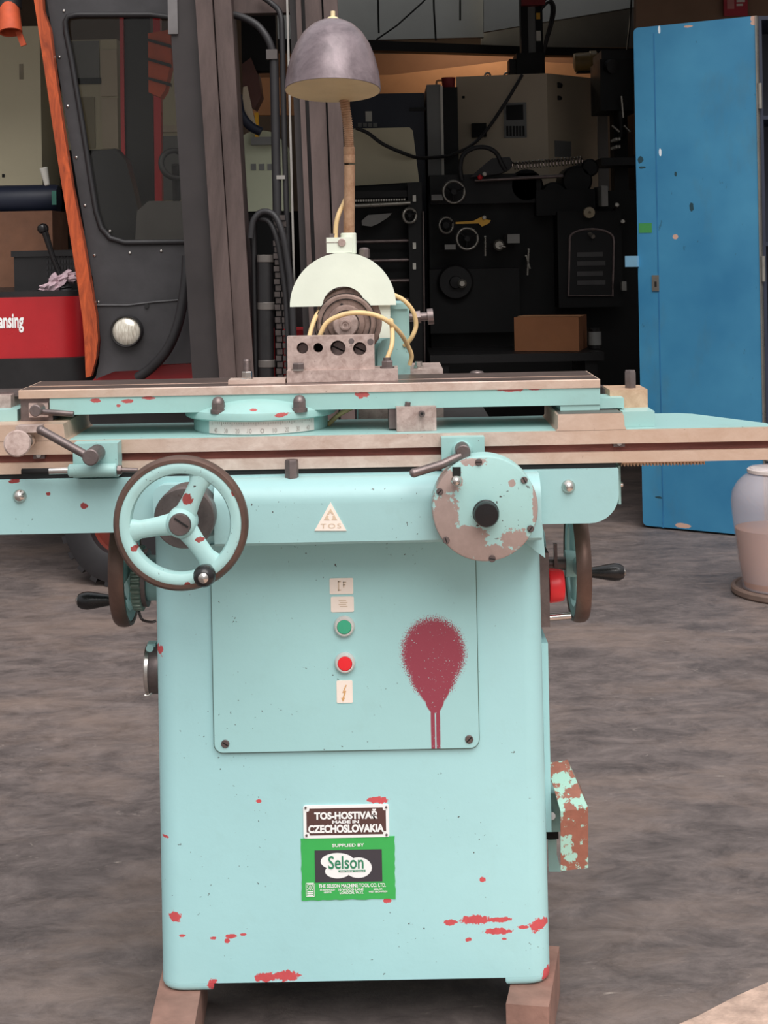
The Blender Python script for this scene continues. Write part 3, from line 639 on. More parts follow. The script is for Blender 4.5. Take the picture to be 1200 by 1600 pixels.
part(MB().box(x1b - .03, x1b + .028, 2.43, 2.46, P(860, 1315, 2.42).z, P(860, 1297, 2.42).z), 'pedal_bar', m_gap, pd)
part(MB().prism(poly([(856, 1312), (870, 1312), (870, 1335), (877, 1362), (858, 1362)], 2.44), 'y', 2.44, 2.445), 'lower_plate', m_paint, pd)

# grinding head behind the table
Yh = 2.505
a, b, c, d = rect(610, 474, 640, 590, Yh)
head = part(MB().box(P(556, 560, Yh).x, P(640, 560, Yh).x, Yh, Yh + .12, .86, P(600, 535, Yh).z).bev(.006, 2).box(a, b, Yh - .015, Yh + .12, .95, d).bev(.002, 2), 'grinding_head', m_paint)
part(MB().pbox(610, 474, 637, 483, Yh - .018, .03).bev(.001, 1), 'head_cap', m_paint, head)
part(MB().prism(poly([(590, 590), (590, 545), (597, 532), (612, 527), (612, 590)], Yh - .02), 'y', Yh - .02, Yh), 'head_web', m_paint, head)
part(MB().cyl(P(637, 496, Yh), P(672, 494, Yh), L_(7, Yh), 20).cyl(P(648, 496, Yh), P(657, 495, Yh), L_(11, Yh), 6).cyl(P(668, 495, Yh), P(677, 494, Yh), L_(12.5, Yh), 28), 'adjusting_screw', m_dark, head)
part(MB().box(P(560, 590, 2.56).x, P(690, 583, 2.56).x, 2.50, 2.64, .84, P(640, 573, 2.56).z).bev(.006, 2), 'head_slide', m_block)
c = P(654, 577, 2.52)
part(MB().cyl(c, c + Vector((0, 0, .006)), .008, 20).cyl(c + Vector((0, 0, .005)), c + Vector((0, 0, .013)), .006, 6), 'slide_bolt', m_chrome, ang=20)
c = P(745, 584, 2.52)
part(MB().lathe([(.013, -.03), (.013, 0), (.010, .004), (0, .006)], c, (0, 0, 1), 24), 'slide_knob', m_dark)
part(MB().box(P(560, 640, 2.6).x, P(760, 640, 2.6).x, 2.50, 2.7, .80, .90), 'head_bed', m_gap)
# guard
Yg2 = 2.43; gc = P(536, 478, Yg2); R = L_(83, Yg2); r = L_(33, Yg2)
cz = gc.z
o = [(gc.x + R * math.cos(PI * i / 40), cz + R * math.sin(PI * i / 40)) for i in range(41)]
ic = (gc.x + L_(1, Yg2), cz - L_(2, Yg2))
ins = [(ic[0] - r * math.cos(PI * i / 24), cz + max(0, r * math.sin(PI * i / 24) * .92)) for i in range(25)]
gd = part(MB().prism(o + ins, 'y', Yg2, Yg2 + .05).bev(.0025, 2, 50), 'wheel_guard', m_cream)
part(MB().pbox(592, 476, 610, 528, Yg2 + .01, .03).bev(.001, 1), 'guard_tail', m_cream, gd)
wc = P(545, 503, 2.44)
wh = part(MB().lathe([(L_(54, 2.44), .02), (L_(54, 2.44), .002), (L_(51, 2.44), -.001), (0, -.001)], wc, (0, 1, 0), 56), 'wheel_flange', m_hub)
k = L_(1, 2.42)
c2 = P(541, 505, 2.43)
part(MB().lathe([(46 * k, .012), (46 * k, -.002), (43 * k, -.005), (39 * k, -.005), (38 * k, -.003), (30 * k, -.003), (29 * k, -.008), (26 * k, -.009), (0, -.009)], c2, (0, 1, 0), 48), 'hub_ring', m_hub, wh)
for rr_, yy in ((47.5, -.0012), (38.6, -.0056), (29, -.0062), (20.8, -.0095)): part(MB().lathe([(rr_ * k, yy + .001), (rr_ * k, yy - .0004), ((rr_ - 1.1) * k, yy - .0004), ((rr_ - 1.1) * k, yy + .001)], c2, (0, 1, 0), 48, True), 'hub_groove', m_gap, wh)
c3 = P(540, 507, 2.42)
part(MB().lathe([(20 * k, .01), (20 * k, -.008), (18 * k, -.011), (9 * k, -.011), (8.5 * k, -.016), (6 * k, -.0165), (5.5 * k, -.0165), (4.5 * k, -.0155), (2.2 * k, -.0155), (2.2 * k, -.012), (0, -.012)], c3, (0, 1, 0), 36), 'spindle_nose', m_block, wh)
for px, py in ((534, 476), (566, 496), (521, 516), (539, 484)): part(MB().cyl(P(px, py, 2.4242), P(px, py, 2.43), .0022, 10), 'pin_hole', m_gap, wh)
# clamp block for the lamp on top of the guard
part(MB().pbox(510, 371, 550, 395, Yg2 + .004, .03).bev(.002, 2), 'lamp_clamp', m_cream, gd)
part(MB().cyl(P(534, 379, Yg2 + .001), P(534, 379, Yg2 + .01), L_(6.2, Yg2), 20, None, .0008), 'clamp_screw', m_block, gd)
part(MB().pbox(509, 378, 529, 379, Yg2 + .003, .005), 'clamp_slit', m_greyink, gd)
part(MB().lathe([(.0105, 0), (.0125, .001), (.0125, .033), (.0105, .034)], P(545, 397, 2.455), (0, 0, 1), 24), 'clamp_socket', m_cream, gd)
part(MB().pbox(515, 365, 524, 373, Yg2 + .012, .01).bev(.001, 1), 'clamp_nut', m_dark, gd)
part(MB().lathe([(.009, -.01), (.009, .003), (.006, .006), (0, .0065)], P(569, 393, 2.465), (0, 0, 1), 8), 'guard_nut', m_dark, gd)

# ------------------------------------------------------------------ gooseneck lamp
LB = P(545, 385, 2.455)
LA = thing('gooseneck_lamp', 'purple grey bell shaped work lamp on a rusty gooseneck above the grinding wheel', 'lamp', tuple(LB))
ra = L_(8.6, 2.455)
part(MB().tube([LB, P(545.5, 340, 2.455), P(546, 300, 2.455), P(546, 258, 2.455)], [ra * 1.0, ra, ra, ra], 18), 'lamp_post', m_rust_tube, LA)
part(MB().lathe([(ra * 1.02, -.013), (ra * 1.06, -.012), (ra * 1.06, -.001), (ra * .98, 0), (ra * 1.03, .0015), (ra * 1.03, .012), (ra * .9, .013)], P(545.7, 242, 2.455), (0, 0, 1), 20), 'lamp_collar', m_rust_tube, LA)
pts = spline([P(545.7, 234, 2.455), P(545, 215, 2.455), P(543, 190, 2.457), P(538, 160, 2.462), P(532, 125, 2.46), P(526, 95, 2.448), P(522, 78, 2.435)], 30)
rs = [ra * (.78 + .14 * (i % 4 < 2)) for i in range(len(pts))]
part(MB().tube(pts, rs, 16), 'flexible_neck', m_rust_tube, LA, ang=80)
ax = Vector((.015, math.sin(math.radians(9)), math.cos(math.radians(9)))).normalized()
rc_ = P(520, 141, 2.40)
k = .0752
prof = [(1, 0), (.985, .18), (.95, .42), (.88, .7), (.77, .98), (.62, 1.22), (.45, 1.38), (.28, 1.47), (.15, 1.5)]
shp = [(a * k, b * k) for a, b in prof]
part(MB().lathe(shp + [(a * k - .0012, b * k - .0004) for a, b in prof[::-1]], rc_, ax, 56, True), 'lamp_shade', m_shade, LA)
part(MB().lathe([(a * k - .0014, b * k - .0008) for a, b in prof], rc_, ax, 56, False), 'shade_lining', m_inner, LA)
part(MB().lathe([(.0108, 1.49 * k), (.0108, 1.52 * k), (.008, 1.56 * k), (.0036, 1.575 * k), (.0036, 1.70 * k), (0, 1.705 * k)], rc_, ax, 20), 'shade_cap', simple('cream_cap', srgb(224, 204, 160), .5, 0, .1, 40), LA)

# ------------------------------------------------------------------ beige cord
CB = P(600, 590, 2.40)
PC = thing('power_cord', 'beige rubber cord looping round the grinding wheel hub and guard', 'cord', tuple(CB))
rc2 = .0037
for pl_ in ([P(497, 532, 2.39), P(510, 505, 2.388), P(535, 492, 2.388), P(560, 488.5, 2.388), P(585, 492, 2.39), P(606, 502, 2.395), P(625, 520, 2.42), P(637, 540, 2.455), P(643, 556, 2.47), P(640, 570, 2.475)],
            [P(483, 528, 2.40), P(487, 512, 2.415), P(494, 494, 2.43), P(505, 480, 2.45)],
            [P(600, 458, 2.475), P(618, 462, 2.47), P(633, 471, 2.47), P(646, 488, 2.475), P(650, 508, 2.48), P(645, 524, 2.48), P(638, 534, 2.485), P(632, 540, 2.49)],
            [P(611, 500, 2.42), P(613, 520, 2.395), P(612, 540, 2.375), P(605, 560, 2.368)],
            [P(524, 372, 2.445), P(525, 352, 2.447), P(529, 335, 2.452), P(537, 318, 2.47), P(545, 300, 2.47)],
            [P(512, 664, 2.38), P(527, 650, 2.37), P(542, 641, 2.37), P(560, 632, 2.40)]):
    part(MB().tube(spline(pl_, 6), rc2, 10), 'cord_run', m_cord, PC)

# ------------------------------------------------------------------ drilled fixture on the table
fx = P(535, 596, 2.336); fx.z = zT
FX = thing('drilled_fixture', 'drilled steel fixture block on a flat base plate bolted to the table', 'fixture', tuple(fx))
a, b, c, d = rect(448, 576, 622, 595, 2.336)
part(MB().box(a, b, 2.336, 2.40, zT + .0006, zT + .0185).bev(.0012, 2), 'base_plate', m_block, FX)
a, b, c, d = rect(449, 525, 585, 574, 2.35)
zz = zT + .0185
hol = [circ(P(x, 543, 2.35).x, P(x, y, 2.35).z, L_(r_, 2.35), 24) for x, y, r_ in ((472.5, 544, 9), (497, 543.5, 7.5), (528, 544, 12), (562, 545, 10.5))]
part(MB().plate([(a, zz), (b, zz), (b, d), (a, d)], hol, 'y', 2.35, 2.38), 'drilled_block', m_block, FX)
part(MB().box(a + .002, b - .002, 2.381, 2.384, zz, d - .004), 'backing_plate', m_gap, FX)
for x, y, r_ in ((472.5, 544, 9), (528, 544, 12), (562, 545, 10.5)):
    c = P(x + 1, y + 1, 2.374)
    s1 = part(MB().cyl(c, c + Vector((0, .007, 0)), L_(r_ * .96, 2.37), 24, None, .001), 'set_screw', m_dark, FX)
    if r_ > 9.5: part(MB().box(-L_(r_, 2.37), L_(r_, 2.37), -.0005, .0005, -.0012, .0012, Matrix.Translation(c) @ Matrix.Rotation(.45, 4, 'Y')), 'screw_slot', m_gap, s1)
for x, y, r_ in ((549, 533, 4.5), (579, 534, 5)):
    part(MB().cyl(P(x, y, 2.3495), P(x, y, 2.352), L_(r_, 2.35), 18), 'dowel_pin', m_dark, FX)
for x, y0_ in ((467, 571), (605, 570)):
    c = P(x, y0_, 2.356); c.z = zz; R = L_(10.5, 2.35)
    if x < 500: c.y = 2.343
    bo = part(MB().lathe([(R * 1.08, 0), (R * 1.08, .0022), (0, .0022)], c, (0, 0, 1), 24), 'washer', m_chrome if x < 500 else m_dark, FX)
    part(MB().lathe([(R * .92, .002), (R * .92, .010), (R * .8, .0115), (0, .0115)], c, (0, 0, 1), 6, a0=.5), 'hex_bolt', m_dark, bo, ang=20)
    if x > 500: part(MB().cyl(c + Vector((0, 0, .011)), c + Vector((0, 0, .016)), R * .55, 16), 'bolt_end', m_dark, bo)

# clamp bar with threaded stud
cbp = P(402, 594, 2.345); cbp.z = zT
KB = thing('clamp_bar', 'flat steel clamp bar with an upright threaded stud, left of the drilled block', 'clamp', tuple(cbp))
a, b, c, d = rect(357, 588, 446, 600, 2.336)
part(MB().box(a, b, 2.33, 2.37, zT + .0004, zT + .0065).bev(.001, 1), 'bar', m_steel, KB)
c = P(386, 588, 2.35); c.z = zT + .006
part(MB().lathe([(.0095, 0), (.0095, .001), (.008, .002), (.008, .011), (.0075, .012), (0, .012)], c, (0, 0, 1), 6, a0=.4), 'stud_nut', m_chrome, KB, ang=20)
pr = [(.0055, .011)]
for i in range(9): pr += [(.0062, .012 + i * .002), (.0054, .013 + i * .002)]
pr += [(.005, .031), (0, .031)]
part(MB().lathe(pr, c, (0, 0, 1), 20), 'threaded_stud', m_dark, KB)

# small steel block on the slide
sb = P(650, 673, 2.285); sb.z = zs1
SB = thing('steel_block', 'small steel stop block with two socket screws lying on the slide', 'block', tuple(sb))
M = Matrix.Translation((P(650, 660, 2.285).x, 2.30, zs1 + .0006)) @ Matrix.Rotation(math.radians(3), 4, 'Z')
hw = L_(31, 2.285)
mb = MB().box(-hw, hw, -.017, .017, 0, L_(38, 2.285), M)
part(mb.bev(.001, 1), 'block_body', m_block, SB)
mb = MB().box(-hw - .0105, -hw + .001, .004, .03, .002, L_(33, 2.285), M)
part(mb.bev(.002, 2), 'block_cheek', m_dark, SB)
c = P(659, 646, 2.28)
s1 = part(MB().cyl(c + Vector((0, -.006, 0)), c + Vector((0, .005, 0)), L_(5, 2.28), 18, None, .0006), 'socket_screw', m_dark, SB)
part(MB().cyl(c + Vector((0, -.0063, 0)), c + Vector((0, -.005, 0)), L_(2.6, 2.28), 6), 'socket', m_gap, s1)
c = P(636, 634, 2.295); c.z = zs1 + L_(38, 2.285)
part(MB().cyl(c + Vector((0, 0, -.003)), c + Vector((.0015, 0, .007)), L_(4.6, 2.28), 18, None, .0006), 'socket_screw', m_dark, SB)

# ------------------------------------------------------------------ timber blocks under the feet
def timber(label, x0, x1, y0, y1, yaw, piv):
    mb = MB().box(x0, x1, y0, y1, 0.001, zf - .0005).bev(.004, 2)
    mb.rot((piv[0], piv[1], 0), Matrix.Rotation(yaw, 4, 'Z'))
    o = mb.build('timber_block', m_wood, None, loc=((x0 + x1) / 2, (y0 + y1) / 2, 0))
    return tag(o, label, 'timber', 'timber blocks under the machine')
lx0, lx1 = P(243, 1550, 2.28).x, P(311, 1550, 2.28).x
timber('reddish timber block under the machine foot below the oil cover flank', lx0, lx1, 2.02, 2.42, math.radians(2), (lx0, 2.28))
rx0, rx1 = P(790, 1580, 2.24).x, P(857, 1580, 2.24).x
timber('short brown timber block set askew under the foot on the pedal side', rx0, rx1, 2.235, 2.43, math.radians(-11), (rx1, 2.235))

# ================================================================== the forklift behind the machine
FL = thing('forklift', 'old forklift with a brown mast, black cab panel, headlight and red body', 'forklift', (P(300, 500, 5.3).x, 5.6, 0))
def fp(mb, name, mat, parent=FL, label=None, **k): return part(mb, name, mat, parent, label, **k)
m_mast = metal('worn_brown_mast', srgb(62, 50, 47), srgb(104, 87, 83), .45, .2, 7, (1, 1, .25))
m_web = simple('dark_mast_web', srgb(46, 40, 40), .5, 0, .25, 5)
m_cab = simple('dull_black_panel', srgb(58, 56, 58), .45, 0, .35, 5, .002, 12)
m_rubber = simple('black_rubber', srgb(34, 32, 34), .55, 0, .2, 12)
m_fred = simple('forklift_red', srgb(176, 34, 40), .32, 0, .15, 4)
m_fblack = simple('greasy_black', srgb(26, 24, 25), .4, 0, .3, 9)
m_amber = simple('orange_fabric', srgb(190, 80, 44), .7, 0, .2, 12)
m_seat = simple('black_vinyl', srgb(30, 30, 33), .35, 0, .2, 6)
t = NT('reddish_wood_strip'); nz = t.noise(9, 6, .7, 1.5, (3, 3, .5))
m_strip = t.done(t.mix(t.step(nz, .35, .7), srgb(128, 52, 26), srgb(204, 92, 46)), .35, 0)
t = NT('dusty_glass'); tr = t.new('BsdfTransparent'); gl = t.new('BsdfGlossy'); mx = t.new('MixShader')
tr.inputs[0].default_value = (.88, .87, .84, 1); gl.inputs['Roughness'].default_value = .05; gl.inputs[0].default_value = (.7, .7, .7, 1); mx.inputs[0].default_value = .025
t.t.links.new(tr.outputs[0], mx.inputs[1]); t.t.links.new(gl.outputs[0], mx.inputs[2])
t.t.links.new(mx.outputs[0], t.t.nodes['Material Output'].inputs[0]); m_glass = t.m
def lean(x0, wd, slope, Y, dep, py0=-230, py1=885):
    loops = []
    for py in (py1, py0):
        a, b = P(x0 + slope * py, py, Y), P(x0 + wd + slope * py, py, Y)
        loops.append([a, b, b + Vector((0, dep, 0)), a + Vector((0, dep, 0))])
    return MB().loft(loops)
for x0, wd, sl_, Y, dep in ((305, 26, .064, 5.0, .05), (334, 27, .061, 5.02, .16), (476, 26, .042, 5.02, .16), (505, 22, .042, 5.0, .05)):
    fp(lean(x0, wd, sl_, Y, dep).bev(.004, 2), 'mast_rail', m_mast)
fp(lean(264, 42, .062, 5.04, .10), 'mast_web', m_web)
fp(lean(452, 25, .042, 5.06, .12), 'mast_web', m_web)
fp(lean(330, 6, .062, 5.04, .02), 'rail_gap', m_gap); fp(lean(501, 6, .042, 5.04, .02), 'rail_gap', m_gap)
fp(lean(462, 8, .042, 5.03, .02), 'inner_rail', m_mast)
fp(lean(447, 3.2, .025, 5.02, .008), 'chrome_rod', m_chrome)
for y0, y1 in ((-10, 20), (640, 690), (800, 850)): fp(MB().pbox(355, y0, 480, y1, 5.12, .06).bev(.006, 1), 'cross_beam', m_mast)
fp(MB().tube(spline([P(345, 22, 5.1), P(372, 25, 5.08), P(400, 38, 5.06), P(418, 60, 5.05), P(427, 84, 5.05)]), L_(6, 5.05), 12), 'hydraulic_hose', m_rubber)
fp(MB().tube([P(428, 84, 5.05), P(433, 330, 5.05), P(437, 600, 5.05)], L_(7, 5.05), 14), 'hydraulic_pipe', m_rubber)
fp(MB().tube(spline([P(402, -10, 5.08), P(425, 6, 5.08), P(438, 22, 5.06), P(441, 60, 5.05), P(444, 200, 5.05), P(450, 400, 5.05), P(456, 600, 5.05)]), L_(4.5, 5.05), 12), 'hydraulic_pipe', m_rubber)
fp(MB().pbox(416, 77, 433, 92, 5.03, .03).bev(.003, 1), 'pipe_bracket', simple('grey_clip', srgb(84, 78, 76), .5, .3)); fp(MB().pbox(432, 274, 445, 280, 5.035, .02), 'pipe_clip', m_chrome)
hose = [P(392, 372, 5.0), P(396, 345, 5.0), P(410, 331, 5.0), P(428, 336, 4.99), P(440, 360, 4.98), P(448, 400, 4.98), P(456, 470, 4.98), P(461, 600, 4.98)]
fp(MB().tube(spline(hose), L_(5, 5), 12), 'hydraulic_hose', m_rubber)
fp(MB().tube(spline([p + Vector((-L_(9, 5), .02, -.02)) for p in hose[2:]]), L_(4.5, 5), 12), 'hydraulic_hose', m_rubber)
fp(MB().cyl(P(417, 620, 5.02), P(414, 398, 5.02), L_(12.5, 5), 24), 'lift_cylinder', m_fblack)
m_collar = simple('grey_collar', srgb(104, 98, 94), .4, .4)
for y in (404, 478, 568): fp(MB().cyl(P(415 + (y - 400) * .012, y + 6, 5.02), P(415 + (y - 400) * .012, y - 6, 5.02), L_(13.6, 5), 24, None, .002), 'cylinder_collar', m_collar)
fp(MB().cyl(P(401, 600, 5.04), P(396, 340, 5.04), L_(5, 5), 16), 'tie_rod', m_fblack)
link = None; m_link = simple('oily_chain', srgb(84, 76, 74), .25, .6, .3, 30)
for k in range(26):
    for q in range(2):
        p = P(430 + q * 11 + k * .25, 340 + k * 10, 5.0)
        if link is None:
            link = fp(MB().box(p.x - L_(4.2, 5), p.x + L_(4.2, 5), p.y, p.y + .015, p.z - L_(4, 5), p.z + L_(4, 5)).bev(.004, 2), 'chain_link', m_link); p_first = p.copy()
        else:
            o = link.copy(); COL.objects.link(o); o.location = p - p_first + Vector((L_(1.5, 5) if k % 2 else 0, .008 if k % 2 else 0, 0))
# cab front
Yk = 5.35
outer = [(62, -120), (316, -120), (316, 477), (149, 477), (146, 440), (137, 385), (122, 300), (104, 190), (86, 80), (70, -20)]
hole = [(106, 26), (120, 23), (235, 23), (290, 30), (296, 60), (298, 370), (290, 378), (195, 379), (172, 372), (158, 356), (150, 330), (142, 280), (128, 190), (112, 95), (103, 50), (102, 34)]
fp(MB().plate(poly(outer, Yk), [poly(hole, Yk)], 'y', Yk, Yk + .03), 'cab_panel', m_cab)
fp(MB().tube([P(x, y, Yk - .004) for x, y in hole], L_(4.5, Yk), 10, True), 'window_seal', m_rubber)
fp(MB().prism(poly(hole, Yk), 'y', Yk + .012, Yk + .016), 'window_pane', m_glass)
lowp = [(149, 474), (316, 468), (316, 566), (236, 570), (222, 578), (180, 580), (150, 592), (156, 565), (158, 530), (155, 500)]
fp(MB().prism(poly(lowp, Yk), 'y', Yk - .012, Yk + .04).bev(.01, 3, 60), 'lower_panel', m_cab)
fp(MB().tube([P(150, 477, Yk - .014), P(200, 477, Yk - .014), P(240, 472, Yk - .014), P(316, 466, Yk - .014)], .004, 8), 'panel_fold', m_cab)
rv = None
for x, y in ((100, 17), (93, 89), (106, 166), (119.5, 246), (133, 321), (148, 399), (203, 395), (252, 392), (172, 361), (154, 472)):
    p = P(x, y, Yk)
    if rv is None: rv = fp(MB().lathe([(.0055, .001), (.0055, -.002), (.004, -.004), (0, -.005)], p, (0, 1, 0), 14), 'rivet', m_chrome); rp = p
    else: o = rv.copy(); COL.objects.link(o); o.location = p - rp
hc = P(200, 517, Yk - .012); R = L_(22, Yk)
hl = fp(MB().lathe([(R * 1.12, .0), (R * 1.14, -.03), (R * 1.08, -.036), (R * 1.0, -.03), (R * .98, -.02)], hc, (.06, 1, 0), 40), 'headlight', m_rubber)
t = NT('headlight_glass'); m_lens = t.done(t.mix(t.step(t.noise(40, 3, .5, 0, (6, 1, 1)), .35, .65), srgb(190, 180, 164), srgb(236, 230, 216)), .18, .25)
fp(MB().lathe([(R * .98, -.026), (R * .8, -.034), (R * .5, -.040), (0, -.043)], hc, (.06, 1, 0), 40), 'headlight_lens', m_lens, hl)
fp(MB().cyl(P(229, 478, Yk - .02), P(229, 478, Yk), .008, 16), 'panel_stud', m_fblack)
fp(MB().tube(spline([P(292, 400, 5.25), P(290, 440, 5.24), P(280, 500, 5.24), P(262, 545, 5.25), P(236, 575, 5.28), P(215, 590, 5.3)]), L_(8, 5.25), 12), 'loose_hose', m_rubber)
strip = [(46, -120), (60, -120), (67, 15), (78, 45), (86, 110), (99, 200), (113, 290), (131, 380), (142, 445), (150, 490), (153, 530), (150, 560), (142, 588), (134, 590), (132, 540), (129, 500), (122, 450), (108, 360), (90, 250), (74, 140), (62, 60), (53, 0)]
fp(MB().prism(poly(strip, 5.29), 'y', 5.29, 5.33).bev(.004, 2), 'door_edge_strip', m_strip, FL, 'reddish wood grained edge strip')
# body left of the strip
a, b, c, d = rect(-90, 465, 132, 562, 5.5)
fp(MB().prism(rrect(a, b, 5.5, 6.9, .1, 8, (0, 1, 1, 0)), 'z', c, d).bev(.008, 2, 50), 'red_body', m_fred)
fp(MB().text('Lansing', -9, 489, 37, 520, 5.499, .001, .03), 'lettering', m_white)
a, b, c, d = rect(-90, 456, 136, 466, 5.5)
fp(MB().prism(rrect(a, b, 5.52, 6.9, .1, 8, (0, 1, 1, 0)), 'z', c, d).bev(.006, 2, 50), 'body_top', m_fblack)
a, b, c, d = rect(-90, 560, 150, 640, 5.48)
fp(MB().prism(rrect(a, b, 5.46, 6.9, .1, 6, (0, 1, 1, 0)), 'z', c, d).bev(.02, 3, 50), 'chassis', m_fblack)
fp(MB().box(P(100, 600, 5.5).x, P(560, 600, 5.5).x, 5.42, 6.9, .25, .72).bev(.02, 2), 'chassis_block', m_fblack)
fp(MB().prism(poly([(140, 600), (150, 588), (175, 580), (234, 578), (236, 572), (300, 568), (302, 640), (140, 640)], 5.40), 'y', 5.40, 5.46).bev(.006, 2), 'fender', m_fred)
fp(MB().box(P(330, 560, 5.2).x, P(520, 560, 5.2).x, 5.22, 5.42, .3, .9), 'front_plate', m_fred)
fp(MB().box(P(310, 560, 5.5).x, P(540, 560, 5.5).x, 5.5, 6.9, .7, 1.0).bev(.02, 2), 'engine_cover', m_fblack)
fp(MB().box(P(60, -150, 5.4).x, P(545, -150, 5.4).x, 5.3, 6.7, 2.28, 2.36).bev(.02, 2), 'cab_roof', m_fblack)
fp(MB().box(P(70, 0, 5.4).x, P(320, 0, 5.4).x, 5.42, 5.46, P(200, 22, 5.4).z, 2.3), 'roof_header', m_fblack)
for x0, x1, Y in ((186, 192, 6.3), (238, 249, 6.3)): fp(MB().prism(poly([(x0, -40), (x1, -40), (x1 + 4, 325), (x0 + 4, 325)], Y), 'y', Y, Y + .05), 'rear_post_edge', m_fred)
fp(MB().prism(poly([(192, -40), (232, -40), (243, 325), (198, 325)], 6.32), 'y', 6.32, 6.40), 'rear_post', m_fblack)
# seat and console behind the window
sp_ = [(138, 370), (136, 250), (146, 236), (180, 232), (196, 250), (207, 290), (216, 330), (216, 372)]
fp(MB().prism(poly(sp_, 5.9), 'y', 5.9, 6.02).bev(.03, 3, 50), 'seat_back', m_seat)
fp(MB().pbox(128, 360, 220, 430, 5.7, .35).bev(.03, 3), 'seat_cushion', m_seat)
fp(MB().prism(poly([(208, 420), (214, 330), (232, 314), (300, 314), (300, 420)], 5.6), 'y', 5.6, 5.9).bev(.01, 2), 'dash_console', simple('grey_console', srgb(72, 70, 70), .5, 0, .2, 8))
o = fp(MB().lathe([(L_(23, 5.7) + .011 * math.cos(2 * PI * i / 10), .011 * math.sin(2 * PI * i / 10)) for i in range(10)], P(274, 257, 5.7), (.5, -1, .35), 40, True), 'steering_wheel', m_rubber)
fp(MB().tube([P(274, 257, 5.7), P(276, 320, 5.75)], .014, 10), 'steering_column', m_rubber)
rl = [(231, 52), (266, 46), (267, 96), (258, 140), (250, 152), (232, 144)]
fp(MB().prism(poly(rl, 6.1), 'y', 6.1, 6.2).bev(.02, 3, 50), 'rolled_cover', m_amber)
for y in (60, 90, 120): fp(MB().prism(poly([(230, y), (267, y + 10), (267, y + 15), (230, y + 4)], 6.095), 'y', 6.09, 6.12), 'strap', m_fblack)
fp(MB().pbox(262, -40, 277, 53, 5.03, .02).bev(.002, 1), 'mast_plate', simple('grey_plate', srgb(112, 108, 108), .45, .3))
# beacon / work lamp on the cab flank
b0, b1 = P(14, 4, 5.4), P(20, 54, 5.4)
bc = fp(MB().lathe([(L_(15, 5.4), 0), (L_(18, 5.4), (b1 - b0).length), (L_(15, 5.4), (b1 - b0).length), (L_(12, 5.4), .02)], b0, b1 - b0 + Vector((0, -.03, 0)), 28, True), 'side_lamp', m_amber)
fp(MB().cyl(b0 + Vector((0, .01, .03)), b0 + Vector((0, .005, -.02)), L_(19, 5.4), 24), 'lamp_collar', m_rubber, bc)
fp(MB().pbox(28, 48, 37, 72, 5.38, .01).rot(P(32, 60, 5.38), Matrix.Rotation(-.35, 4, 'Y')), 'lamp_flap', m_amber, bc)
fp(MB().tube([b0 + Vector((0, .01, .03)), P(14, -60, 5.4)], .012, 10), 'lamp_stalk', m_rubber, bc)
# gear lever
gl_ = fp(MB().tube([P(70, 362, 5.6), P(82, 400, 5.6), P(98, 440, 5.6)], [L_(5.5, 5.6), L_(4, 5.6), L_(4.5, 5.6)], 12), 'gear_lever', m_black)
fp(MB().lathe([(.006, -.02), (.018, -.012), (.021, 0), (.017, .012), (.006, .018)], P(67, 357, 5.6), (-.3, 0, 1), 20), 'lever_knob', m_black, gl_)
k = .022
fp(MB().lathe([(.034, 0), (.034, .006), (.026, .012), (.030, .016), (.022, .026), (.026, .03), (.016, .044), (.018, .05), (.01, .06)], P(103, 462, 5.6), (-.12, 0, 1), 24), 'lever_boot', m_rubber, gl_)
# wheels
def tyre(c, ax_, R, wd):
    c = Vector(c); ax_ = Vector(ax_).normalized()
    o = fp(MB().lathe([(R * .48, -wd * .46), (R * .55, -wd * .5), (R * .8, -wd * .54), (R * .93, -wd * .5), (R * .96, -wd * .4), (R * .96, wd * .4), (R * .93, wd * .5), (R * .8, wd * .54), (R * .48, wd * .5)], c, ax_, 48, True), 'tyre', m_rubber)
    fp(MB().lathe([(R * .6, -wd * .1), (R * .5, -wd * .38), (R * .46, -wd * .2), (R * .2, -wd * .2), (R * .18, -wd * .3), (0, -wd * .3)], c, ax_, 36), 'wheel_rim', simple('rim_red', srgb(104, 40, 30), .5, 0, .25, 12), o)
    u = ax_.cross(Vector((0, 0, 1))).normalized(); v = ax_.cross(u)
    mb = MB()
    for i in range(22):
        a = 2 * PI * i / 22
        M = Matrix.Translation(c + (u * math.cos(a) + v * math.sin(a)) * R * .955) @ Matrix((u * -math.sin(a) + v * math.cos(a), ax_, u * math.cos(a) + v * math.sin(a))).transposed().to_4x4()
        mb.box(-R * .06, R * .06, -wd * .5, wd * .5, -R * .03, R * .045, M)
    tag(fp(mb, 'tread_lugs', m_rubber, o), kind='stuff')
cw = P(196, 812, 5.46)
tyre((cw.x, 5.46, .218), (.35, 1, 0), .218, .16)
cw2 = P(480, 812, 5.46)
tyre((cw2.x, 5.46, .218), (.35, 1, 0), .218, .16)
for x in (-250, 400): tyre((P(x, 800, 6.8).x, 6.8, .218), (.2, 1, 0), .218, .16)
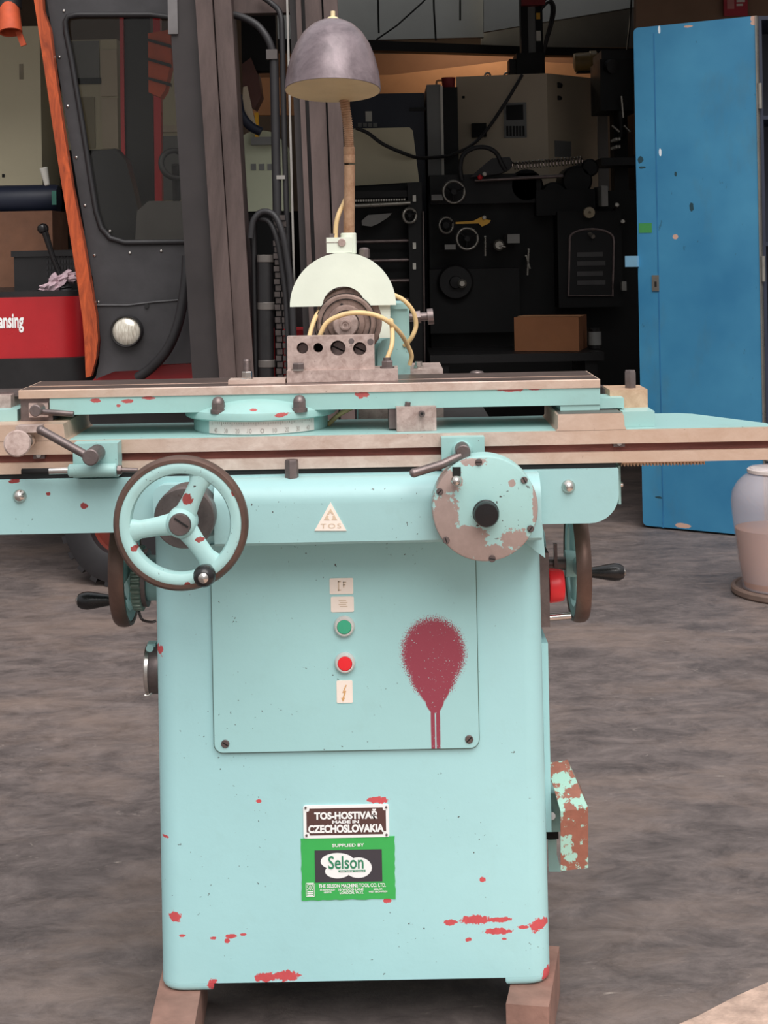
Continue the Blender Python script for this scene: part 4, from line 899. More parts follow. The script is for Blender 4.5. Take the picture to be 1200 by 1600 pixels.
# loose things on the forklift deck
zdeck = P(50, 455, 5.6).z
dk = P(50, 456, 5.5).z + .001
def top(mb, name, mat, label, cat, loc, group=None): return tag(mb.build(name, mat, None, loc=loc), label, cat, group)
q = P(70, 458, 5.72); CRT = thing('plastic_crate', 'black ribbed plastic crate on the forklift deck behind the gear lever', 'crate', (q.x, 5.8, dk))
a, b, c, d = rect(22, 392, 124, 458, 5.72)
mbx = MB().box(a, b, 5.72, 5.73, dk, d).box(a, b, 5.99, 6.0, dk, d).box(a, a + .01, 5.73, 5.99, dk, d).box(b - .01, b, 5.73, 5.99, dk, d).box(a, b, 5.73, 5.99, dk, dk + .01)
part(mbx, 'crate_body', m_fblack, CRT)
part(MB().box(a - .008, b + .008, 5.71, 5.722, d - .02, d + .002).bev(.003, 1), 'crate_rim', m_fblack, CRT)
rib = None
for i in range(10):
    for j in range(5):
        x = a + (b - a) * (.5 + .045 * i); z = dk + .03 + j * .022
        if rib is None: rib = part(MB().box(x, x + .007, 5.716, 5.721, z, z + .014), 'grille_bar', m_rubber, CRT); r0 = (x, z)
        else: o = rib.copy(); COL.objects.link(o); o.location = (x - r0[0], 0, z - r0[1])
# crumpled rag
q = P(88, 445, 5.62)
bm = bmesh.new(); bmesh.ops.create_icosphere(bm, subdivisions=4, radius=1)
from mathutils import noise as mn
rag = MB(); rag.bm.free(); rag.bm = bm
for v in bm.verts:
    n1 = 1 + .45 * mn.noise(v.co * 2.2) + .22 * mn.noise(v.co * 6) + .08 * mn.noise(v.co * 15)
    v.co = Vector((v.co.x * .066 * n1, v.co.y * .05 * n1, max(-.02, v.co.z * .036 * n1 + v.co.x * .03) + .02))
    v.co += Vector((q.x + .004, 5.62, dk + .004))
zmin = min(v.co.z for v in bm.verts)
for v in bm.verts: v.co.z += dk + .001 - zmin
top(rag, 'cleaning_rag', simple('spotted_rag', srgb(196, 168, 176), .85, 0, .3, 60), 'crumpled pale pink spotted rag lying beside the gear lever boot', 'rag', (q.x, 5.62, dk))
a, b, c, d = rect(-10, 330, 82, 392, 6.2)
top(MB().box(a, b, 6.2, 6.5, dk, d).bev(.004, 1), 'brown_carton', simple('brown_card', srgb(112, 76, 56), .8, 0, .2, 10), 'dark brown carton standing behind the black plastic crate', 'carton', ((a + b) / 2, 6.35, dk))

# ================================================================== the workshop behind
m_mach = simple('black_machine_paint', srgb(9, 9, 10), .5, 0, .3, 3, Specular_IOR_Level=.25)
m_mach2 = simple('dark_grey_machine', srgb(18, 17, 18), .5, 0, .3, 3, Specular_IOR_Level=.3)
m_beige = simple('beige_cabinet_paint', srgb(196, 180, 156), .5, 0, .06, 2)
m_beige2 = simple('pale_cream_paint', srgb(200, 190, 160), .5, 0, .06, 2)  # light cream, a little lighter than the beige
m_navy = simple('navy_paint', srgb(28, 34, 52), .5, 0, .2, 2)
m_grey = simple('grey_paint', srgb(118, 118, 116), .5, 0, .1, 3)
m_ply = simple('warm_board', srgb(206, 150, 108), .8, 0, .12, 3)
m_card = simple('cardboard', srgb(132, 84, 52), .8, 0, .1, 5)
m_ring = simple('worn_ring_steel', srgb(150, 146, 138), .3, .7, .2, 10)
m_yellow = simple('yellow_paint', srgb(226, 168, 40), .45, 0, .1, 10)
m_tagw = simple('white_tag', srgb(214, 210, 200), .6, 0, .08, 10)
def at_floor(px, py, Y): p = P(px, py, Y); return (p.x, Y, 0)
def pb(t_, name, px, mat, Y, d, bev=.004, label=None):
    mb = MB().pbox(*px, Y, d)
    if bev: mb.bev(bev, 2)
    return part(mb, name, mat, t_, label)
# upper structure: mezzanine boards, beam, warm boards, right hand partition
def board(name, pts, Y, d, m): return struct(MB().prism(poly(pts, Y), 'y', Y, Y + d).build(name, m))
board('trim_2', [(380, -160), (756, -160), (756, 58), (560, 63), (380, 66)], 10.2, .06, m_white_wall)
board('trim_3', [(756, -160), (1010, -160), (1010, 8), (756, 50)], 10.0, .06, m_white_wall)
board('trim_4', [(752, 50), (1010, 8), (1010, 74), (752, 74)], 10.3, .06, m_grey)
board('trim_5', [(380, 60), (560, 62), (830, 73), (1010, 76), (1010, 88), (830, 86), (560, 78), (380, 80)], 10.1, .12, m_mach)
board('trim_6', [(380, 84), (1010, 84), (1010, 106), (800, 94), (612, 117), (380, 122)], 11.0, .05, simple('brown_board', srgb(150, 108, 80), .8, 0, .15, 2))
board('trim_7', [(380, 122), (612, 117), (800, 94), (1010, 106), (1010, 180), (380, 180)], 10.9, .05, m_ply)
board('trim_8', [(994, -160), (1400, -160), (1400, 240), (994, 240)], 8.6, .08, simple('brown_partition', srgb(132, 104, 84), .85, 0, .12, 2))
struct(MB().box(-6, 5.5, 12.3, 12.48, 1.2, 1.3).build('trim_9', m_mach))
for i, (pts, lb) in enumerate(([[(590, -60), (591, 20), (592, 52)], 'short black wire hanging beside the lamp shade'], [[(676, -60), (678, 15), (681, 64)], 'black wire hanging down the middle of the white boards'], [[(719, -60), (719, 0), (719, 32)], 'thin wire stub hanging below the roof near the white sheet'],
                              [[(690, -30), (660, 4), (620, 40), (588, 62)], 'black wire slanting across the white boards above the lamp'], [[(988, -20), (984, 40), (979, 84)], 'thin wire hanging beside the blue cabinet door'])):
    mb = MB().tube([P(x, y, 9.95) for x, y in pts], .006, 6)
    tag(mb.build('hanging_wire', m_mach, None, loc=tuple(P(*pts[-1], 9.95))), lb, 'wire', 'wires hanging from the roof')
# added unseen light behind the white boards, put in to warm the rear boards
ll = bpy.data.lights.new('added_rear_light', 'POINT'); lo_ = bpy.data.objects.new('added_rear_light', ll); COL.objects.link(lo_); ll.energy = 8; ll.color = (1, .82, .62); ll.shadow_soft_size = .12; lo_.location = (.7, 10.45, 2.75)
# red notice on the partition
q = P(1148, 8, 8.58)
RS = thing('wall_notice', 'red notice on the brown partition above the blue cabinet', 'sign', tuple(q))
pb(RS, 'notice_board', (1131, -30, 1168, 25), simple('notice_red', srgb(170, 34, 50), .5, 0, .05, 8), 8.57, .02, 0)
pb(RS, 'notice_panel', (1136, -25, 1147, 14), simple('notice_pink', srgb(190, 120, 116), .6, 0, .1, 8), 8.566, .01, 0)
for i in range(4): pb(RS, 'notice_line', (1151, -12 + i * 6, 1164 - (i % 2) * 3, -9 + i * 6), m_tagw, 8.566, .01, 0)

# pale cabinets behind the forklift
def cabinet(name, label, px, Y, d, m, base=True, cat='cabinet', group=None):
    x0, x1, z0, z1 = rect(*px, Y)
    t_ = thing(name, label, cat, ((x0 + x1) / 2, Y + d / 2, 0), group)
    part(MB().box(x0, x1, Y, Y + d, z0, z1).bev(.008, 2), 'body', m, t_)
    if base: part(MB().box(x0 + .02, x1 - .02, Y + .04, Y + d - .02, 0, z0 + .004), 'plinth', m_mach, t_)
    return t_
K1 = cabinet('machine_cabinet', 'tall pale beige machine cabinet on a dark base, beyond the forklift body', (-70, 42, 64, 290), 7.3, .7, m_beige2)
pb(K1, 'latch', (3, 272, 7, 277), m_mach, 7.295, .01, 0); pb(K1, 'scuff_plate', (30, 100, 36, 124), simple('scuff', srgb(150, 140, 120), .7), 7.297, .004, 0)
pts = spline([P(64, 190, 7.2), P(72, 240, 7.2), P(84, 300, 7.2)], 6)
tag(MB().cyl(P(68, 262, 6.6), P(74, 290, 6.6), .018, 16, .012, .003).build('white_bottle', m_tagw, None, loc=tuple(P(74, 290, 6.6))), 'slim white tube standing on the dark roll behind the wooden strip', 'tube')
a, b, c, d = rect(-20, 292, 86, 331, 6.7)
DR = thing('dark_roll', 'dark padded roll lying above the brown carton behind the forklift', 'roll', ((a + b) / 2, 6.8, c))
part(MB().lathe([(.02, 0), (.062, .004), (.066, .02), (.066, b - a - .02), (.062, b - a - .004), (.02, b - a)], (a, 6.8, (c + d) / 2), (1, 0, 0), 24), 'roll_body', m_navy, DR)
part(MB().box(a, b, 6.72, 6.88, dk + .002, c - .003), 'roll_stand', m_mach, DR)
pb(DR, 'green_label', (81, 298, 88, 320), simple('teal_label', srgb(60, 120, 104), .5), 6.73, .004, 0)
K2 = cabinet('wall_locker', 'wide pale locker seen through the forklift cab window', (96, 62, 184, 234), 7.6, .5, m_beige2)
pb(K2, 'door_panel', (157, 78, 183, 150), m_beige, 7.585, .02, .003); pb(K2, 'door_panel', (159, 153, 184, 232), m_beige, 7.585, .02, .003)
pb(K2, 'upper_panel', (104, 64, 155, 122), m_grey, 7.59, .02, .003); pb(K2, 'shelf_strip', (100, 122, 158, 131), m_mach, 7.58, .03, 0); pb(K2, 'lower_panel', (118, 152, 148, 232), simple('olive_beige', srgb(150, 140, 112), .6, 0, .1, 3), 7.59, .02, .003)
K3 = cabinet('cream_panel_unit', 'cream panel unit between the cab window and the mast', (232, 96, 330, 316), 7.8, .5, m_beige2)
pb(K3, 'shelf_rail', (236, 196, 318, 206), m_beige, 7.77, .04, .003); pb(K3, 'lower_panel', (248, 212, 322, 312), m_grey, 7.79, .02, .003)
x0, x1, z0, z1 = rect(368, 204, 446, 330, 7.0)
K4 = thing('machine_cover', 'pale green grey rounded machine cover seen between the mast rails', 'machine', ((x0 + x1) / 2, 7.2, 0))
part(MB().prism(rrect(x0, x1, z0, z1, .1, 8, (0, 0, 1, 1)), 'y', 7.0, 7.5).bev(.01, 2, 50), 'cover', simple('grey_green_cover', srgb(186, 190, 164), .5, 0, .06, 3), K4)
part(MB().box(x0, x1, 7.02, 7.5, 0, z0), 'stand', m_mach, K4)
for i in range(3): pb(K4, 'maker_mark', (392 + i * 13, 256, 400 + i * 13, 266), m_grey, 6.997, .004, 0)
pb(K4, 'lid_handle', (392, 214, 428, 226), m_grey, 6.95, .06, .006)
pb(K4, 'lid_lever', (398, 176, 404, 216), m_yellow, 6.96, .03, .004)
SPK = thing('hanging_drill', 'brown and cream drill unit hanging above the pale rounded cover', 'drill', tuple(P(395, 190, 6.7)))
part(MB().prism(poly([(378, 100), (392, 90), (404, 120), (408, 150), (398, 170), (380, 160)], 6.7), 'y', 6.7, 6.85).bev(.02, 2, 50), 'head', simple('dark_brown_paint', srgb(84, 50, 42), .5, 0, .3, 6), SPK)
part(MB().prism(poly([(380, 136), (386, 134), (398, 190), (404, 205), (396, 204), (378, 168)], 6.68), 'y', 6.68, 6.71).bev(.005, 1, 50), 'guard', m_beige, SPK)
part(MB().tube(spline([P(372, 150, 6.69), P(376, 176, 6.66), P(390, 196, 6.66), P(408, 206, 6.66)]), .02, 10), 'hose', m_navy, SPK)
part(MB().box(P(376, 0, 6.72).x, P(430, 0, 6.72).x, 6.72, 6.84, P(400, 110, 6.72).z, 2.5).bev(.02, 2), 'column', m_mach, SPK)

# navy machine with a sloped cream cover
NV = thing('navy_machine', 'dark navy machine body with small stickers behind the cream cover', 'machine', at_floor(600, 200, 8.9))
x0, x1, z0, z1 = rect(548, 146, 664, 300, 8.8)
part(MB().box(x0, x1, 8.8, 9.4, 0, z1).bev(.02, 2), 'body', m_navy, NV)
pb(NV, 'sticker', (571, 174, 581, 190), m_tagw, 8.79, .008, 0)
for i in range(4): pb(NV, 'label_strip', (559 + i * 8, 192, 565.5 + i * 8, 198), m_grey, 8.79, .008, 0)
pb(NV, 'control_strip', (640, 168, 666, 173), m_mach2, 8.78, .02, 0)
CV = thing('cream_cover', 'cream sheet metal machine cover with a tapering side, beside the gooseneck', 'cover', at_floor(600, 290, 8.3))
part(MB().prism(poly([(545, 201), (640, 199), (645, 204), (655, 284), (545, 291)], 8.3), 'y', 8.3, 8.7).bev(.008, 2, 50), 'panel', m_beige2, CV)
part(MB().prism(poly([(545, 291), (655, 284), (656, 300), (545, 300)], 8.32), 'y', 8.32, 8.7), 'sill', m_mach, CV)
x0, x1, z0, z1 = rect(545, 291, 655, 300, 8.34); part(MB().box(x0, x1, 8.36, 8.7, 0, z0 + .01), 'stand', m_mach, CV)

# long dark lathe bed with rollers at the mast side
LT = thing('dark_lathe', 'black lathe with bright guide bars and a small handwheel behind the gooseneck', 'lathe', at_floor(600, 500, 7.9))
def bar(t_, x0, y0, x1, y1, Y, r, m, name): return part(MB().cyl(P(x0, y0, Y), P(x1, y1, Y), r, 16, None, r * .2), name, m, t_)
x0, x1, z0, z1 = rect(540, 292, 652, 560, 8.0)
part(MB().box(x0, x1, 8.0, 8.25, 0, z1).bev(.01, 2), 'bed', m_mach, LT)
pb(LT, 'end_frame', (640, 285, 662, 620), m_mach2, 7.88, .4, .01)
pb(LT, 'cross_rail', (540, 298, 650, 309), m_mach2, 7.9, .12, .005)
bar(LT, 548, 322, 642, 317, 7.88, .012, m_ring, 'guide_bar')
for y in (378, 408, 440, 470): bar(LT, 556, y, 640, y - 2, 7.92, .010, m_dark, 'guide_bar')
tt = None
for i in range(20):
    p = P(556 + i * 4, 313.5 - i * .1, 7.86)
    if tt is None: tt = part(MB().box(p.x - .004, p.x + .004, 7.86, 7.9, p.z - .005, p.z + .005), 'rack_tooth', m_tagw, LT); tp = p
    else: o = tt.copy(); COL.objects.link(o); o.location = p - tp
part(MB().prism(poly([(565, 345), (575, 336), (612, 333), (606, 340), (590, 350), (580, 354), (566, 352)], 7.9), 'y', 7.9, 7.93), 'chip_shield', simple('faded_grey_sheet', srgb(120, 118, 114), .5, 0, .1, 6), LT)
def ring(t_, px, py, Y, rp, name='handwheel', tk=.008, spokes=3, tilt=(0.0, 1, 0)):
    c = P(px, py, Y); R = L_(rp, Y)
    o = part(MB().lathe([(R + tk * math.cos(2 * PI * i / 10), tk * math.sin(2 * PI * i / 10)) for i in range(10)], c, tilt, 40, True), name, m_ring, t_)
    part(MB().cyl(c - Vector((0, .015, 0)), c + Vector((0, .05, 0)), R * .25, 18), 'wheel_hub', m_mach2, o)
    for i in range(spokes):
        a = 2 * PI * i / spokes + .4
        part(MB().tube([c, c + Vector((math.cos(a) * R, 0, math.sin(a) * R))], tk * .7, 8), 'wheel_spoke', m_mach2, o)
    return o
ring(LT, 640, 337, 7.84, 11, tilt=(-.45, 1, 0))
part(MB().cyl(P(640, 337, 7.86), P(644, 337, 8.0), .02, 14), 'wheel_shaft', m_mach2, LT)
for y in (305, 379, 411): pb(LT, 'white_tag', (645, y, 650, y + 10), m_tagw, 7.872, .01, 0)
bar(LT, 661, 330, 664, 585, 7.86, .005, m_dark, 'edge_rod')

# big black milling machine
ML = thing('milling_machine', 'large black milling machine with several handwheels in the dark workshop', 'milling machine', at_floor(800, 500, 8.4))
x0, x1, z0, z1 = rect(672, 300, 1010, 560, 8.4)
part(MB().box(x0, x1, 8.4, 8.6, 0, z1).bev(.03, 2), 'body', m_mach, ML)
pb(ML, 'saddle', (672, 272, 838, 318), m_mach2, 8.3, .28, .02); pb(ML, 'knee', (672, 420, 812, 520), m_mach, 8.25, .3, .03)
pb(ML, 'gearbox', (872, 330, 972, 480), m_mach, 8.2, .38, .03); pb(ML, 'top_slide', (838, 296, 930, 336), m_mach, 8.25, .33, .02)
for x, y, r_ in ((823, 290, 26), (866, 306, 22), (902, 282, 24), (922, 262, 14)):
    c = P(x, y, 8.3); part(MB().cyl(c, c + Vector((0, .3, 0)), L_(r_, 8.3), 28, None, .01), 'drum', m_mach, ML)
ring(ML, 709, 300, 8.15, 17, tilt=(-.2, 1, 0)); ring(ML, 730, 373, 8.15, 16.5, tilt=(-.1, 1, 0)); ring(ML, 697, 352, 8.2, 12, tilt=(-.5, 1, 0))
for x, y in ((709, 300), (730, 373), (697, 352)): part(MB().cyl(P(x, y, 8.17), P(x, y, 8.42), .018, 12), 'wheel_shaft', m_mach2, ML)
c = P(712, 441, 8.2); part(MB().lathe([(L_(28, 8.2), .1), (L_(28, 8.2), .01), (L_(25, 8.2), 0), (L_(10, 8.2), 0), (L_(9, 8.2), -.03), (0, -.032)], c, (0, 1, 0), 36), 'chuck', m_mach2, ML)
c = P(722, 443, 8.16); part(MB().lathe([(L_(7, 8.2), .06), (L_(7, 8.2), 0), (L_(4, 8.2), -.01), (0, -.01)], c, (0, 1, 0), 24), 'chuck_nose', m_ring, ML)
part(MB().prism(poly([(712, 347), (740, 345), (750, 340), (757, 337), (760, 343), (767, 344), (764, 349), (753, 354), (748, 349), (712, 350)], 8.1), 'y', 8.1, 8.12).bev(.003, 1), 'yellow_lever', m_yellow, ML, 'yellow lever')
part(MB().ball(P(756.5, 340, 8.09), .011), 'lever_ball', m_tagw, ML)
part(MB().cyl(P(756.5, 343, 8.12), P(756.5, 343, 8.42), .012, 10), 'lever_shaft', m_mach2, ML)
c = P(921, 332, 8.15); part(MB().lathe([(L_(8.5, 8.2), .06), (L_(8.5, 8.2), 0), (L_(2, 8.2), -.004), (L_(2, 8.2), .01), (0, .01)], c, (0, 1, 0), 28), 'index_dial', simple('tan_dial', srgb(150, 136, 112), .5, 0, .1, 10), ML)
for x, y in ((964, 320), (973, 346), (757, 250 + 22)):
    part(MB().ball(P(x, y, 8.12), L_(3.4, 8.1)), 'lever_ball', m_tagw, ML); part(MB().cyl(P(x, y, 8.13), P(x - 6, y + 10, 8.42), .008, 10), 'lever_rod', m_dark, ML)
arch = [(888, 462)] + [(888 + 2, 378)] + [(924 + 34 * math.cos(PI - PI * i / 12), 372 - 14 * math.sin(PI * i / 12)) for i in range(13)] + [(959, 378), (957, 462)]
part(MB().tube([P(x, y, 8.19) for x, y in arch], .007, 8, True), 'door_frame', m_dark, ML)
part(MB().prism(poly(arch, 8.19), 'y', 8.19, 8.21), 'access_door', m_mach2, ML)
for i, y in enumerate((394, 408, 424, 438)): pb(ML, 'name_strip', (902, y, 942 + (i % 2) * 4, y + 7), simple('dim_strip', srgb(62, 60, 60), .6), 8.185, .004, 0)
part(MB().cyl(P(921, 365, 8.19), P(927, 370, 8.16), .012, 12), 'door_latch', m_ring, ML)
for b_ in ((972, 440, 979, 454), (940, 290, 950, 322), (674, 304, 692, 313), (793, 366, 812, 380), (695, 382, 712, 390)): pb(ML, 'plate', b_, simple('dull_plate', srgb(128, 126, 122), .5, 0, .1, 8), 8.14, .3 if b_[0] in (940, 793) else .28, .002)
for x0, y0, x1, y1 in ((758, 370, 758, 400), (826, 390, 824, 430), (822, 400, 828, 420), (780, 384, 790, 386)): part(MB().cyl(P(x0, y0, 8.2), P(x1, y1, 8.2), .006, 10).cyl(P(x0, y0, 8.2), P(x0, y0, 8.42), .006, 8), 'rod', m_ring, ML)
c = P(780, 383, 8.2); part(MB().lathe([(.03, .2), (.03, .01), (.02, 0), (0, 0)], c, (0, 1, 0), 20), 'gauge', m_ring, ML)
part(MB().cyl(P(742, 282, 8.25), P(880, 275, 8.25), .010, 10), 'slide_rod', m_dark, ML); part(MB().ball(P(750, 277, 8.2), .014), 'red_knob', m_red, ML)
# spring
SPG = []
for i in range(22 * 8 + 1):
    t_ = i / (22 * 8); a = 2 * PI * i / 8
    p = P(801 + 110 * t_, 259 - 9 * t_, 8.2); SPG.append(p + Vector((0, math.cos(a) * L_(5.5, 8.2), math.sin(a) * L_(5.5, 8.2))))
tag(MB().tube(SPG, .0042, 6).build('coil_spring', m_chrome, None, loc=tuple(P(801, 264, 8.2))), 'long shiny coil spring stretched in front of the beige control cabinet', 'spring')
tag(MB().tube(spline([P(722, 282, 8.25), P(719, 262, 8.25), P(724, 242, 8.25), P(742, 231, 8.25), P(762, 231, 8.25), P(776, 240, 8.25), P(784, 256, 8.25), P(790, 266, 8.25)]), L_(3.6, 8.25), 12).build('hose_loop', m_rubber, None, loc=tuple(P(722, 282, 8.25))), 'thick black hose standing in an arch before the beige cabinet', 'hose')
part(MB().prism(poly([(734, 278), (756, 258), (768, 248), (795, 246), (802, 258), (795, 266), (780, 272)], 8.3), 'y', 8.25, 8.5).bev(.02, 2, 50), 'boot_cover', m_rubber, ML)

# beige control cabinet
CC = thing('control_cabinet', 'tall beige control cabinet with a small screen panel and a dark side', 'cabinet', at_floor(800, 200, 9.2))
A_, B_, C_, D_ = P(714, 200, 9.1), P(856, 200, 9.0), P(933, 200, 9.35), P(790, 200, 9.7)
za, z0_ = P(800, 117, 9.05).z, .1
part(MB().prism([(A_.x, 9.1), (B_.x, 9.0), (C_.x, 9.35), (D_.x, 9.7)], 'z', z0_, za).bev(.008, 2), 'body', m_beige, CC)
part(MB().prism([(A_.x + .02, 9.12), (B_.x, 9.03), (C_.x - .03, 9.35), (D_.x, 9.66)], 'z', 0, .1), 'plinth', m_mach, CC)
yaw = math.atan2(9.0 - 9.1, B_.x - A_.x)
def onface(px0, py0, px1, py1, d0, m, name, par=CC):
    def pt(px, py):
        t_ = (px - 714) / 142; Y = 9.1 - .1 * t_; return P(px, py, Y)
    q0, q1 = pt(px0, py1), pt(px1, py0)
    mb = MB().add([Vector((x, y - dd, z)) for dd in (d0, -.003) for x, y, z in ((q0.x, q0.y, q0.z), (q1.x, q1.y, q0.z), (q1.x, q1.y, q1.z), (q0.x, q0.y, q1.z))], [])
    mb = MB(); mb.add([Vector((x, y - dd, z)) for dd in (d0, -.003) for x, y, z in ((q0.x, q0.y, q0.z), (q1.x, q1.y, q0.z), (q1.x, q1.y, q1.z), (q0.x, q0.y, q1.z))], [(0, 1, 2, 3), (7, 6, 5, 4), (0, 4, 5, 1), (1, 5, 6, 2), (2, 6, 7, 3), (3, 7, 4, 0)])
    return part(mb, name, m, par)
onface(788, 160, 822, 216, .012, m_grey, 'control_panel'); onface(791, 164, 817, 188, .016, m_mach, 'screen')
for i in range(6): onface(791 + i * 5, 197, 794 + i * 5, 213, .016, m_mach, 'vent_slot')
onface(737, 193, 759, 215, .05, m_mach, 'socket_box'); onface(722, 150, 726, 154, .006, m_mach, 'lock')
for py in (133, 153):
    c = P(873, py, 9.08); part(MB().cyl(c + Vector((-.004, -.012, 0)), c + Vector((.01, .02, 0)), L_(4.5 if py == 133 else 3.5, 9.08), 18), 'knockout_hole', m_mach, CC)
u = (C_ - B_).normalized(); nrm = Vector((u.y, -u.x, 0))
q0, q1 = P(866, 245, 9.045), P(891, 221, 9.16)
mb = MB(); f4 = [Vector((x, y, z)) for x, y, z in ((q0.x, q0.y, q0.z), (q1.x, q1.y, q0.z), (q1.x, q1.y, q1.z), (q0.x, q0.y, q1.z))]
mb.add([p + nrm * .006 for p in f4] + [p - nrm * .01 for p in f4], [(0, 1, 2, 3), (7, 6, 5, 4), (0, 4, 5, 1), (1, 5, 6, 2), (2, 6, 7, 3), (3, 7, 4, 0)]); part(mb, 'side_plate', m_grey, CC)
x0, x1, z0, z1 = rect(934, 166, 950, 252, 9.5)
SU = thing('side_unit', 'narrow grey unit standing against the beige control cabinet side', 'unit', ((x0 + x1) / 2, 9.6, 0))
part(MB().box(x0, x1, 9.5, 9.8, .02, z1).bev(.006, 1), 'body', m_grey, SU); part(MB().box(x0 + .01, x1 - .01, 9.52, 9.78, 0, .03), 'plinth', m_mach, SU)
GC = thing('grey_locker', 'narrow grey steel locker with an open dark side beside the beige cabinet', 'locker', at_floor(690, 200, 8.8))
x0, x1, z0, z1 = rect(668, 132, 690, 278, 8.7)
part(MB().box(x0, x1, 8.7, 9.3, 0, z1).bev(.006, 1), 'door', m_grey, GC); pb(GC, 'edge_strip', (689, 134, 693, 278), m_tagw, 8.69, .02, 0)
x0, x1, z0, z1 = rect(693, 136, 716, 278, 8.75); part(MB().box(x0, x1, 8.75, 9.05, 0, z1).bev(.006, 1), 'inside', m_mach, GC)
q = P(701, 128, 8.85)
RB = thing('red_pot', 'small dull red pot on top of the grey locker', 'pot', tuple(P(701, 130, 8.85)))
zq = P(701, 136, 8.75).z + .001
part(MB().lathe([(.03, 0), (.036, .01), (.04, .06), (.042, .064), (.038, .064), (.034, .012), (0, .01)], (q.x, 8.87, zq), (0, 0, 1), 24), 'pot_body', simple('dull_red', srgb(140, 40, 44), .5), RB)
part(MB().tube(spline([(q.x - .038, 8.87, zq + .05), (q.x - .066, 8.87, zq + .046), (q.x - .066, 8.87, zq + .02), (q.x - .036, 8.87, zq + .012)]), .006, 8), 'pot_handle', m_ply, RB)
# column head with hoses on the cabinet
CH = thing('spindle_column', 'black machine column with looping hoses rising above the beige cabinet', 'machine column', tuple(P(828, 116, 9.3)))
zc = za + .001
x0, x1, z0, z1 = rect(806, 84, 850, 118, 9.3); part(MB().box(x0, x1, 9.25, 9.5, zc, z1).bev(.01, 2), 'base_block', m_mach, CH)
for px, m, nm, Y in (((813, -120, 824, 86), m_mach, 'column', 9.3), ((824, -120, 836, 82), m_grey, 'column_panel', 9.32), ((836, -120, 847, 86), m_mach, 'cable_tray', 9.3)): pb(CH, nm, px, m, Y, .12, .003)
pb(CH, 'yellow_label', (838, 20, 844, 30), m_yellow, 9.295, .006, 0); pb(CH, 'white_label', (838, 48, 845, 64), m_tagw, 9.295, .006, 0); pb(CH, 'red_cap', (815, -40, 852, 8), simple('dark_red_cap', srgb(130, 26, 32), .5), 9.26, .1, .01)
pb(CH, 'motor_box', (796, 92, 808, 115), m_mach2, 9.28, .15, .01)
for o_ in (0, 7): part(MB().tube(spline([P(846, 14 - o_, 9.28), P(856, 4 - o_, 9.26), P(862 + o_ * .6, 10, 9.26), P(860 + o_ * .5, 34, 9.26), P(852 + o_ * .3, 66, 9.28), P(849, 92, 9.3)]), L_(2.2, 9.3), 10), 'hose', m_rubber, CH)
for px in (762, 792): ring(CH, px, 118, 9.35, 4, 'lifting_eye', .006, 0)
MT = thing('electric_motor', 'mustard coloured electric motor on top of the dark cabinet side', 'motor', tuple(P(915, 112, 9.4)))
c0, c1 = P(896, 98, 9.4), P(942, 95, 9.4)
part(MB().lathe([(.03, 0), (.055, .006), (.058, .02), (.058, .1), (.066, .104), (.066, .14), (.05, .15), (.03, .175), (0, .18)], c0, c1 - c0, 28), 'motor_body', simple('mustard', srgb(128, 104, 58), .5, 0, .2, 8), MT)
part(MB().pbox(902, 106, 930, 113, 9.38, .08).bev(.004, 1), 'motor_foot', m_mach2, MT)
tag(MB().tube(spline([P(816, 117, 8.95), P(790, 160, 8.93), P(759, 205, 8.95), P(735, 228, 8.9), P(708, 241, 8.65), P(690, 245, 8.6), P(660, 247, 8.4), P(640, 243, 8.25), P(600, 226, 8.2), P(575, 208, 8.2), P(556, 200, 8.2)], 8), .010, 10).build('black_cable', m_rubber, None, loc=tuple(P(690, 245, 8.6))), 'black cable sagging from the beige cabinet across to the cream cover', 'cable')
# dark clutter machine at the right of the cabinet
DM = thing('drill_press', 'black drill press in the shadows next to the blue cabinet door', 'drill press', at_floor(970, 300, 8.85))
pb(DM, 'head', (938, 92, 1000, 172), m_mach, 8.72, .4, .03); pb(DM, 'column', (962, 150, 984, 600), m_mach, 8.9, .15, .02); pb(DM, 'table', (940, 246, 1004, 258), m_mach2, 8.68, .4, .01)
part(MB().box(P(940, 0, 8.8).x, P(1006, 0, 8.8).x, 8.72, 9.1, 0, .12).bev(.02, 2), 'foot', m_mach, DM)
part(MB().cyl(P(971, 170, 8.78), P(971, 214, 8.78), .03, 20, .018), 'quill', m_mach2, DM)
for x0, y0, x1, y1 in ((971, 150, 974, 184), (956, 196, 968, 206), (975, 196, 985, 206)): part(MB().cyl(P(x0, y0, 8.68), P(x1, y1, 8.68), .007, 10), 'feed_handle', m_ring, DM)
for x, y in ((963.5, 217), (968, 217), (963.5, 229), (968, 229)): pb(DM, 'gauge_window', (x - 1.4, y - 2, x + 1.4, y + 2), m_tagw, 8.72, .2, 0)
part(MB().cyl(P(952, 104, 8.73), P(958, 104, 8.69), .04, 20), 'pulley', m_mach2, DM)
part(MB().pbox(940, 78, 1000, 96, 8.74, .36).bev(.01, 2), 'belt_cover', m_mach2, DM)
